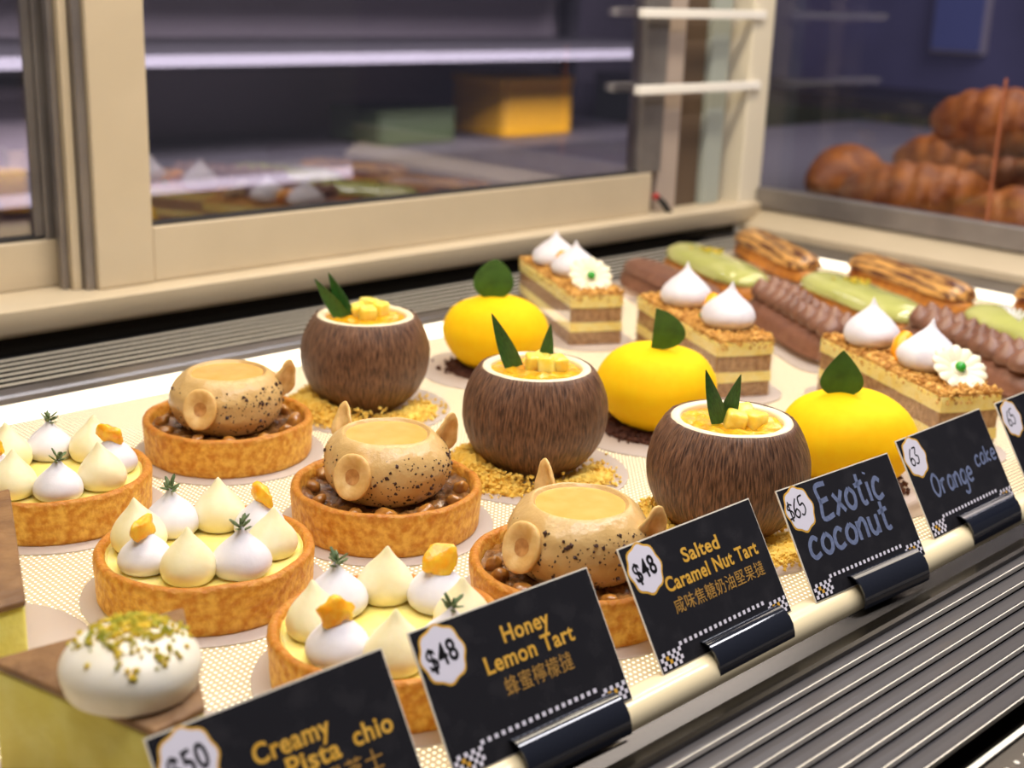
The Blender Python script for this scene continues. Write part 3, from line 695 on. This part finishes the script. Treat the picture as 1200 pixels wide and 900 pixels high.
def film_mesh():
    n = len(film_prof); V = [(x, y, z) for z in (0.02, 2.95) for x, y in film_prof]; F = [(i, (i + 1) % n, n + (i + 1) % n, n + i) for i in range(n)]
    return mesh('acetate_film', (V, F), False)
film_me = film_mesh()
cakes = [(62.8, 58.6, 0.49, 'layered crumb-topped cake slice farthest back by the rear grille', [(-0.1, 2.9), (0.15, -0.6)], (0.15, -3.6, 0.5), (-0.2, 0.9, 0.9), None),
         (61.0, 46.2, 0.47, 'layered cake slice in the middle with a wide clear film band', [(0.0, 2.4), (0.2, -2.9)], None, (0.35, -0.5, 0.7), (-0.35, -0.9)),
         (61.6, 33.3, 0.47, 'layered cake slice nearest the customer with a white sugar flower', [(-0.1, 3.3), (0.25, -1.4)], (0.55, -3.6, 0.35), (0.25, 0.85, 0.35), (0.95, 1.55))]
for i, (x, y, th, lb, ks, fl, od, gd) in enumerate(cakes):
    rz = -th
    board(long_me, x, y, rz, f'oblong white board under the {names[i]} layered cake slice', 'oblong cake boards')
    t = thing('layer_cake_slice', lb, 'cake', (x, y, BZ), rz, 'layered cake slices')
    for (n_, me_, mt_) in layers: obj(n_, me_, mt_, t)
    obj('crumb_topping', mesh('crumb_topping', crumb_cap(30 + i), False), crumbtop, t, kind='stuff')
    for k, (px, py) in enumerate(ks): obj('meringue_kiss', kisses[k], mer_white, t, (px, py, 3.34), (0, 0, i + k), (1.1, 1.1, 1.1 if i else 0.98))
    if fl:
        f = obj('chocolate_flower', flower_me, flower_m, t, (fl[0], fl[1], 3.78), (fl[2] + 0.25, -0.25, 0.3), 1.1)
        obj('green_dot', dot_me, green_dot, f, (0, 0, 0.3))
    obj('orange_drop', drop_me, orange_gel, t, (od[0], od[1], 3.72), (0, -0.45, od[2] + 0.6), 1.25)
    if gd: obj('green_dot', dot_me, green_dot, t, (gd[0], gd[1], 3.5))
    obj('acetate_film', film_me, film_m, t)

# ------------------------------------------------------------------ eclairs
def loaf(L, W, H, z0=0.0, ridges=0, ramp=0.0, seed=0.0, nl=36, nc=28, flat=0.3, pw=4.5, rough=0.03):
    V = []; F = []
    for i in range(nl + 1):
        t = -math.cos(PI * i / nl); y = L / 2 * t; s = max(1 - abs(t) ** pw, 0.0) ** 0.5
        for j in range(nc):
            a = 2 * PI * j / nc; cx, cz = math.cos(a), math.sin(a)
            if cz < 0: cz *= flat
            k = 1 + rough * nz(cx * 2, y * 0.8, cz * 2, 0.9, seed)
            if ridges: k += ramp * math.cos(ridges * a)
            V.append((W / 2 * s * cx * k, y, z0 + H * (flat / (1 + flat)) + H / (1 + flat) * cz * k * (0.35 * s + 0.65 * s ** 0.6 if s > 0 else 0)))
    for i in range(nl):
        for j in range(nc):
            q = (j + 1) % nc; F.append((i * nc + j, i * nc + q, (i + 1) * nc + q, (i + 1) * nc + j))
    return V, F
choc_body = mesh('choux_body', loaf(13.4, 3.5, 2.1, 0, 16, 0.04, 2))
ros_me = mesh('piped_rosette', lathe(cr([(0, 0), (0.45, 0), (0.62, 0.2), (0.56, 0.5), (0.34, 0.75), (0.12, 0.95), (0, 1.02)], 3), 20, bend(1, 0.2, 3)))
gold_body = mesh('choux_body', loaf(13.6, 4.3, 1.9, 0, 0, 0, 4, rough=0.06))
glaze_me = mesh('green_glaze', loaf(13.2, 4.3, 1.3, 1.05, 0, 0, 6, flat=0.25, rough=0.06))
car_body = mesh('choux_body', loaf(13.4, 3.4, 1.9, 0, 14, 0.03, 8, rough=0.06))
car_top = mesh('striped_topping', loaf(13.0, 3.3, 1.3, 1.1, 18, 0.03, 9, flat=0.2, rough=0.05, pw=8))
nut_bits = MB(); rr_ = random.Random(4)
for i in range(26): nut_bits.add(chunk((rr_.gauss(0, 0.45), rr_.gauss(0, 0.6), 0.08 + rr_.random() * 0.1), rr_.uniform(0.1, 0.22), rr_))
bits_me = mesh('chopped_pistachio', nut_bits.vf(), False)
zig_me = mesh('white_icing_line', tube([(-1.3, -0.5, 0.02), (-0.4, -0.15, 0.14), (0.6, 0.25, 0.14), (1.3, 0.5, 0.0)], 0.07, 6))
ecl = []
for i, (x, y, th) in enumerate([(73.0, 58.2, 0.40), (71.2, 46.4, 0.55), (73.2, 35.6, 0.50)]):
    lb = ['chocolate eclair farthest back, its near half hidden by cake meringues', 'chocolate eclair in the middle with two rows of piped rosettes', 'chocolate eclair nearest the customer, behind the sugar flower cake'][i]
    board(ecl_me, x, y, -th, f'white eclair board under the {names[i]} chocolate eclair', 'eclair boards')
    t = thing('chocolate_eclair', lb, 'eclair', (x, y, BZ), -th, 'chocolate eclairs')
    obj('choux_body', choc_body, choc, t)
    if i:
        for k in range(9):
            for s in (-1, 1):
                obj('piped_rosette', ros_me, choc_cream, t, (s * 0.6 + 0.15, -5.2 + k * 1.26 + 0.3 * s, 1.8), (0, 0, k), 1.3)
    else:
        obj('chocolate_topping', mesh('chocolate_topping', loaf(12.6, 3.3, 1.0, 1.35, 20, 0.03, 3, flat=0.2)), choc_cream, t)
for i, (x, y, th) in enumerate([(80.6, 60.2, 0.45), (80.3, 47.2, 0.42), (80.6, 34.6, 0.42)]):
    lb = ['green-glazed eclair farthest back next to the rear corner', 'green-glazed eclair in the middle with chopped pistachio on top', 'green-glazed eclair at the right edge with white icing lines'][i]
    board(ecl_me, x, y, -th, f'white eclair board under the {names[i]} green-glazed eclair', 'eclair boards')
    t = thing('green_glazed_eclair', lb, 'eclair', (x, y, BZ), -th, 'green-glazed eclairs')
    obj('choux_body', gold_body, choux, t); obj('green_glaze', glaze_me, green_glaze, t)
    if i < 2: obj('chopped_pistachio', bits_me, pist, t, (0.1, 1.3, 2.25), kind='stuff')
    else:
        for k in range(5): obj('white_icing_line', zig_me, mer_white, t, (0, 1.8 + k * 0.45, 2.22), (0, 0, 0.3 + 0.12 * k))
for i, (x, y, th) in enumerate([(89.6, 61.0, 0.55), (88.9, 48.6, 0.38), (89.0, 35.3, 0.42)]):
    lb = ['striped brown eclair farthest back, in front of the corner post', 'striped caramel eclair in the middle near the end glass', 'striped caramel eclair cut off by the right edge of the photo'][i]
    board(ecl_me, x, y, -th, f'white eclair board under the {names[i]} striped caramel eclair', 'eclair boards')
    t = thing('striped_eclair', lb, 'eclair', (x, y, BZ), -th, 'striped caramel eclairs')
    obj('choux_body', car_body, choux, t); obj('striped_topping', car_top, stripe_m, t)

# ------------------------------------------------------------------ pistachio cheesecake slices
def cheesecake(poly, h, dome, label, seed, blabel):
    cx = sum(p[0] for p in poly) / len(poly); cy = sum(p[1] for p in poly) / len(poly)
    board(disc_me, cx, cy, 0, blabel, 'round pastry boards')
    t = thing('cheesecake_slice', label, 'cake', (cx, cy, BZ), 0, 'pistachio cheesecake slices')
    P = [(x - cx, y - cy) for x, y in poly]
    obj('cheesecake_body', mesh('cheesecake_body', prism(P, 0, h - 0.22), True, 0.12), cheese, t)
    obj('baked_skin', mesh('baked_skin', prism([(x * 1.015, y * 1.015) for x, y in P], h - 0.24, h), True, 0.08), cheese_top, t)
    dx, dy, dr = dome[0] - cx, dome[1] - cy, dome[2]
    prof = cr([(0, 0), (dr * 0.82, 0), (dr * 0.97, dr * 0.2), (dr, dr * 0.45), (dr * 0.86, dr * 0.68), (dr * 0.6, dr * 0.85), (dr * 0.3, dr * 0.93), (0, dr * 0.95)], 4)
    d = obj('cream_dome', mesh('cream_dome', lathe(prof, 44, lambda x, y, z: (x * (1 + .03 * nz(x, y, z, .6, seed)), y * (1 + .03 * nz(x, y, z, .6, seed)), z))), mat('whipped_cream', srgb(242, 234, 216), srgb(238, 228, 204), rough=0.4, size=1.2, sss=0.2, sssr=(1, .9, .7)) if 'whipped_cream' not in MATS else MATS['whipped_cream'], t, (dx, dy, h - 0.02))
    r = random.Random(seed); b = MB()
    zs = [q[1] for q in prof]; rs_ = [q[0] for q in prof]
    for i in range(330):
        px, py = r.gauss(0.08, 0.42) * dr, r.gauss(0.05, 0.42) * dr; q = math.hypot(px, py)
        if q > 0.93 * dr: continue
        z = np.interp(-q, [-x for x in rs_[12:]], zs[12:])
        b.add(chunk((px, py, z + 0.03), r.uniform(0.05, 0.15), r))
    obj('pistachio_crumbs', mesh('pistachio_crumbs', b.vf(), False), pist, d, kind='stuff')
cheesecake([(18.2, 31.75), (15.75, 26.6), (14.2, 26.4), (12.7, 32.3)], 3.6, (14.85, 28.6, 1.78),
           'yellow-green cheesecake slice in the near left corner with pistachio-sprinkled cream', 5, 'round white board under the near corner cheesecake slice')
cheesecake([(18.4, 43.8), (15.0, 35.2), (13.9, 35.2), (10.2, 43.6)], 3.6, (13.6, 40.0, 1.9),
           'cheesecake slice cut off by the left edge of the photo', 8, 'round white board under the cheesecake slice at the left edge')

# ------------------------------------------------------------------ price cards
TW, TH = 7.14, 4.25
def text_mesh(body, size, bold=0.0, align='LEFT'):
    cu = bpy.data.curves.new('lettering', 'FONT'); cu.body = body; cu.size = size * CM; cu.offset = bold * size * CM; cu.align_x = align
    cu.resolution_u = 4; cu.space_character = 1.07; cu.extrude = 0.004 * CM
    o = bpy.data.objects.new('lettering_tmp', cu); C.objects.link(o)
    bpy.context.view_layer.update()
    me = bpy.data.meshes.new_from_object(o.evaluated_get(bpy.context.evaluated_depsgraph_get()))
    bpy.data.objects.remove(o); bpy.data.curves.remove(cu)
    me.materials.clear(); me.name = 'lettering'
    return me
def fit(me, x0, x1, y, cap):
    xs = [v.co.x for v in me.vertices]; ys = [v.co.y for v in me.vertices]; a, b = min(xs), max(xs); k = (x1 - x0) * CM / (b - a)
    for v in me.vertices: v.co.x = (v.co.x - a) * k + x0 * CM; v.co.y = v.co.y + y * CM
    return me
STROKES = {
 'E': [[(.55, 1), (.05, .97), (.1, .5), (.05, .02), (.6, .05)], [(.1, .52), (.5, .55)]],
 'x': [[(.05, .62), (.5, .02)], [(.52, .65), (.02, -.02)]],
 'o': [[(.3, .62), (.08, .45), (.06, .2), (.25, .02), (.46, .12), (.5, .42), (.3, .62)]],
 't': [[(.22, .95), (.22, .25), (.3, .03), (.48, .06)], [(.0, .62), (.46, .68)]],
 'i': [[(.12, .62), (.14, .02)], [(.12, .86), (.14, .92)]],
 'c': [[(.48, .52), (.3, .64), (.1, .48), (.06, .2), (.22, .02), (.5, .1)]],
 'n': [[(.05, .62), (.07, .0)], [(.07, .4), (.28, .64), (.44, .5), (.46, .0)]],
 'u': [[(.05, .62), (.08, .18), (.24, .02), (.42, .16)], [(.44, .62), (.46, .0)]],
 'O': [[(.35, 1), (.08, .75), (.05, .3), (.3, .0), (.55, .2), (.6, .7), (.35, 1)]],
 'r': [[(.05, .62), (.08, .0)], [(.07, .4), (.2, .6), (.42, .6)]],
 'a': [[(.46, .55), (.25, .64), (.06, .4), (.1, .08), (.3, .04), (.46, .3), (.46, .6), (.48, .02)]],
 'g': [[(.46, .55), (.25, .64), (.06, .4), (.1, .1), (.3, .06), (.46, .3), (.46, .6), (.46, -.25), (.25, -.42), (.06, -.3)]],
 'e': [[(.06, .32), (.46, .36), (.36, .62), (.14, .56), (.05, .26), (.2, .02), (.48, .08)]],
 'k': [[(.06, .98), (.08, .0)], [(.44, .6), (.1, .3), (.46, .02)]],
 '$': [[(.5, .75), (.25, .85), (.1, .65), (.4, .42), (.42, .15), (.05, .12)], [(.26, 1.0), (.26, -.05)]],
 '6': [[(.42, .98), (.14, .6), (.08, .2), (.28, .0), (.46, .2), (.3, .45), (.1, .3)]],
 '5': [[(.48, .98), (.14, .95), (.12, .55), (.38, .58), (.46, .25), (.25, .0), (.06, .1)]],
 '3': [[(.1, .95), (.42, .9), (.22, .55), (.46, .35), (.3, .0), (.05, .08)]],
}
def hand_mesh(word, size, width, slant=0.0, adv=0.62):
    V = []; F = []; x0 = 0
    for ch in word:
        if ch == ' ': x0 += 0.5; continue
        for st in STROKES[ch]:
            P = cr([(p[0] + 10, p[1]) for p in st], 5); P = [(p[0] - 10 + x0 + slant * p[1], p[1]) for p in P]
            k = len(V)
            for i, p in enumerate(P):
                a = P[max(i - 1, 0)]; b = P[min(i + 1, len(P) - 1)]; dx, dy = b[0] - a[0], b[1] - a[1]; l = math.hypot(dx, dy) or 1
                w = width / 2 / size
                V.append(((p[0] - dy / l * w) * size, (p[1] + dx / l * w) * size, 0)); V.append(((p[0] + dy / l * w) * size, (p[1] - dx / l * w) * size, 0))
            for i in range(len(P) - 1): F.append((k + 2 * i, k + 2 * i + 1, k + 2 * i + 3, k + 2 * i + 2))
        x0 += {'i': 0.32, 'E': 0.72, 'O': 0.75, 't': 0.56}.get(ch, adv)
    me = bpy.data.meshes.new('handwriting'); me.from_pydata([(x * CM, y * CM, z * CM) for x, y, z in V], [], F); return me
card_me = mesh('black_card', box(0, TW, 0, TH, -0.02, 0.0), False)
paper_me = mesh('white_backing', box(-0.045, TW + 0.045, -0.045, TH + 0.045, -0.07, -0.02), False)
def badge_poly(r):
    P = []
    for i in range(48):
        a = 2 * PI * i / 48; k = 1 + 0.045 * math.cos(8 * a); P.append((r * k * math.cos(a), r * 1.08 * k * math.sin(a)))
    return P
badge_o = mesh('badge_outline', prism(badge_poly(0.82), 0.0, 0.006), False); badge_i = mesh('price_badge', prism(badge_poly(0.75), 0.004, 0.012), False)
def checker():
    w = MB(); g = MB(); s = 0.135; r = random.Random(3)
    def sq(i, j, b): b.add(box(0.06 + i * s, 0.06 + (i + 1) * s, 0.06 + j * s, 0.06 + (j + 1) * s, 0.0, 0.006))
    for i in range(52):
        for j in range(4):
            edge = min(i, 51 - i)
            lim = 4 if edge < 8 else 0
            if j < lim and (i + j) % 2 == 0: sq(i, j, g if r.random() < 0.14 else w)
        if 8 <= min(i, 51 - i) and i % 2 == 0: sq(i, 4, w)
    return mesh('white_checks', w.vf(), False), mesh('gold_checks', g.vf(), False)
chk_w, chk_g = checker()
stand_me = mesh('clear_stand', MB().add(box(1.5, TW - 1.5, 0.0, TH * 0.8, -0.16, -0.075)).add(xf(box(1.5, TW - 1.5, 0, 2.2, -0.08, 0), (0, 0, -0.1), (-PI / 2 - 0.56 + 0.0, 0, 0))).vf(), False)
co = [(0.27, 0.34), (0.05, 0.42), (-0.2, 0.36), (-0.45, 0.18), (-0.62, -0.06), (-0.72, -0.36), (-0.75, -0.64)]
ci = [(y + 0.06, z - 0.05) for y, z in co][::-1]
clip_me = mesh('card_clip', xf(extrude_x(co + ci, 2.1, 6.4), (0, 0, 0), (-(PI / 2 - 0.56), 0, 0)))
def card(x, yaw, dy, label, price, lines, hand=False):
    t = thing('price_card', label, 'price card', (x - TW / 2, 23.86 + dy, 0.16), 0, 'black price cards')
    t.rotation_euler = Euler((PI / 2 - 0.56, 0, yaw))
    obj('white_backing', paper_me, card_paper, t); obj('black_card', card_me, black_card, t)
    obj('white_checks', chk_w, badge_white, t, kind='stuff'); obj('gold_checks', chk_g, gold_ink, t, kind='stuff')
    b = obj('price_badge', badge_i, badge_white, t, (0.86, TH - 0.88, 0)); obj('badge_outline', badge_o, gold_ink, t, (0.86, TH - 0.88, 0))
    if hand: obj('handwritten_price', hand_mesh(price, 0.72, 0.07, 0.1, 0.5), black_ink, b, (-0.26 * len(price) + 0.05, -0.34, 0.016), (0, 0, 0.1))
    else: obj('price_lettering', text_mesh(price, 0.86, 0.02, 'CENTER'), black_ink, b, (0, -0.3, 0.016), (0, 0, 0.12), (0.82, 1.05, 1))
    for (s, sz, x0, x1, py, kind) in lines:
        if kind == 'hand': obj('handwriting', fit(hand_mesh(s, sz, sz * 0.15, 0.08), x0, x1, py, sz), chalk_ink, t, (0, 0, 0.008))
        elif kind == 'zh': obj('lettering', fit(text_mesh(s, sz, 0.0), x0, x1, py, sz), pale_gold_ink, t, (0, 0, 0.006))
        else: obj('lettering', fit(text_mesh(s, sz, 0.024), x0, x1, py, sz), gold_ink, t, (0, 0, 0.006))
    obj('card_clip', clip_me, clip_m, t)
    obj('clear_stand', stand_me, acrylic_m, t)
B = 'bold'
card(17.34, -0.01, -0.1, 'black price card reading Creamy Pista chio, cut off at the bottom edge', '$50',
     [('Creamy', 0.74, 2.5, 4.85, 2.66, B), ('Pista', 0.74, 3.3, 4.95, 2.02, B), ('chio', 0.74, 5.4, 6.72, 2.1, B), ('開心果芝士', 0.62, 3.0, 6.1, 1.35, 'zh')])
card(25.6, -0.03, 0.02, 'black price card reading Honey Lemon Tart', '$48',
     [('Honey', 0.72, 3.1, 5.0, 3.03, B), ('Lemon Tart', 0.72, 2.15, 5.75, 2.34, B), ('蜂蜜檸檬撻', 0.62, 2.6, 5.35, 1.58, 'zh')])
card(34.67, 0.0, 0.1, 'black price card reading Salted Caramel Nut Tart', '$48',
     [('Salted', 0.70, 2.75, 4.75, 3.05, B), ('Caramel Nut Tart', 0.70, 1.5, 6.6, 2.34, B), ('咸味焦糖奶油堅果撻', 0.58, 1.55, 6.55, 1.6, 'zh')])
card(43.15, -0.05, -0.12, 'black price card with the handwritten words Exotic coconut', '$65',
     [('Exotic', 1.3, 1.9, 6.05, 2.68, 'hand'), ('coconut', 1.2, 0.55, 5.8, 1.45, 'hand')], True)
card(52.06, 0.0, 0.08, 'black price card with faint handwritten Orange cake', '63',
     [('Orange', 0.95, 1.2, 4.6, 1.5, 'hand'), ('cake', 0.75, 5.1, 7.0, 1.95, 'hand')], True)
card(60.6, 0.0, 0.0, 'black price card cut off by the right edge of the photo', '65', [], True)

# ------------------------------------------------------------------ beyond the glass
floor_room = obj('floor', mesh('floor', box(-150, 420, -150, 420, -92, -90), False), mat('room_floor', srgb(70, 66, 70), rough=0.5)); struct(floor_room)
wall_b = obj('wall_back', mesh('wall_back', box(-150, 420, 330, 335, -90, 200), False), mat('lilac_wall', srgb(128, 118, 130), srgb(96, 88, 98), rough=0.8, size=70)); struct(wall_b)
wall_r = obj('wall_right', mesh('wall_right', box(400, 405, -150, 330, -90, 200), False), mat('blue_wall', srgb(98, 94, 126), srgb(66, 64, 84), rough=0.8, size=70)); struct(wall_r)

grey_m = mat('counter_grey', srgb(112, 108, 112), rough=0.5); dk = mat('counter_dark', srgb(58, 54, 58), rough=0.5); lil = mat('shelf_lilac', srgb(164, 152, 156), rough=0.5)
wh = mat('reflected_strip_white', srgb(176, 172, 178), rough=0.4); yb = mat('yellow_box', srgb(236, 174, 30), rough=0.5); gb = mat('green_box', srgb(74, 88, 50), rough=0.6)
rk = thing('kitchen_shelf', 'grey kitchen shelf rack with white edges standing in for reflected strips behind the rear doors', 'shelf', (120, 165, -90))
for z in (58, 82, 99, 114, 130):
    s = bx('shelf_board', (-170, 100, 0, 45, z, z + 1.5), grey_m, rk); bx('reflected_strip', (-170, 100, -0.6, -0.05, z, z + 1.5), wh, rk)  # pale edges imitate shelf strips reflected in the door glass
for x in (-170, -60, 97):
    for y in (2, 41): bx('upright', (x, x + 3, y, y + 3, 0, 150), dk, rk)
bx('back_panel', (-170, 100, 45.1, 47, 50, 150), lil, rk)
for (x, w, z, h, m_, lb) in [(165, 19, 82, 11, yb, 'yellow box on the kitchen shelf behind the rear door'), (135, 18, 82, 6, gb, 'green tub on the kitchen shelf behind the rear door'),
                         (62, 20, 82, 12, lil, 'lilac tub on the kitchen shelf behind the left door pane')]:
    t = thing('storage_tub', lb, 'tub', (x + 20, 190, z - 90 + (1.55 if z != 99 else 1.55)), 0, 'tubs on the kitchen shelf')
    obj('tub_body', mesh('tub_body', prism(rr(16, w, 2), 0, h * 0.85), True, 0.4), m_, t); obj('tub_lid', mesh('tub_lid', prism(rr(16.6, w + .6, 2.2), h * 0.85, h), True, 0.3), m_, t)

nc_ = thing('bread_counter', 'dark counter carrying croissants beyond the end glass', 'counter', (170, 40, -90))
bx('counter_top', (-55, 75, -60, 110, 84.6, 87.0), dk, nc_, 0.4); bx('counter_body', (-52, 72, -58, 108, 0, 84.5), dk, nc_)
cro_m = mat('croissant_crust', srgb(204, 122, 46), srgb(146, 76, 26), rough=0.5, size=2.0, bump=0.5, bsize=1.0, stretch=(1, 1, 1))
def croissant_mesh(seed, L=17, R=4.4):
    V = []; F = []; nl, nc = 60, 24
    for i in range(nl + 1):
        t = -1 + 2 * i / nl; env = max(1 - abs(t) ** 2.4, 0) ** 0.6
        seg = 1 + 0.10 * abs(math.sin(3.5 * PI * t + seed)) - 0.03
        cx, cy = L / 2 * t, 3.2 * t * t
        for j in range(nc):
            a = 2 * PI * j / nc; r = R * env * seg * (1 + 0.03 * mnoise.noise(Vector((t * 5, math.cos(a), math.sin(a) + seed))))
            V.append((cx + 0.5 * math.sin(a) * env, cy + r * math.cos(a), R * 0.8 * 1.0 + r * 0.85 * max(math.sin(a), -0.92)))
    for i in range(nl):
        for j in range(nc):
            q = (j + 1) % nc; F.append((i * nc + j, i * nc + q, (i + 1) * nc + q, (i + 1) * nc + j))
    return mesh('croissant', (V, F))
cros = [croissant_mesh(s) for s in (0.3, 1.4)]
for i, (x, y, z, rz, sc, lb) in enumerate([(143, 88, -3, 0.5, 0.95, 'rounded croissant at the left end of the bread pile'), (133, 73, -3, -1.1, 1.0, 'croissant in the front of the bread pile beyond the glass'),
        (128, 56, -3, -0.9, 1.0, 'croissant in the bread pile cut off by the right edge'), (152, 68, -3, -1.1, 1.1, 'croissant lying behind the front croissants'), (165, 84, -3, -1.0, 1.1, 'croissant at the back of the bread pile, mostly hidden'),
        (143, 69, 4.9, -1.2, 1.0, 'croissant on top of the bread pile')]):
    tag(obj('croissant', cros[i % 2], cro_m, None, (x, y, z), (0, 0, rz), sc), lb, 'croissant', 'croissants beyond the end glass')
cab = thing('far_cabinet', 'dark cabinet far beyond the end glass', 'cabinet', (340, 190, -90))
bx('cabinet_body', (0, 45, -130, 120, 0, 84), dk, cab, 0.5)
for k in range(4): d = bx('cabinet_door', (-2, -0.1, -128 + k * 62, -69 + k * 62, 4, 80), mat('cabinet_green', srgb(52, 58, 48), rough=0.5) if 'cabinet_green' not in MATS else MATS['cabinet_green'], cab, 0.3); bx('handle', (-3.5, -2.1, -100 + k * 62, -92 + k * 62, 70, 72), grey_m, d, 0.2)
pb = thing('wall_panel', 'dull blue panel hanging on the wall beyond the croissants', 'panel', (396, 211, 6))
bx('panel_face', (0, 1.2, -8, 8, 0, 30), mat('blue_panel', srgb(96, 102, 150), rough=0.5), pb); bx('panel_frame', (1.3, 3.9, -9, 9, -1, 31), lil, pb, 0.3)
bpy.context.view_layer.update()
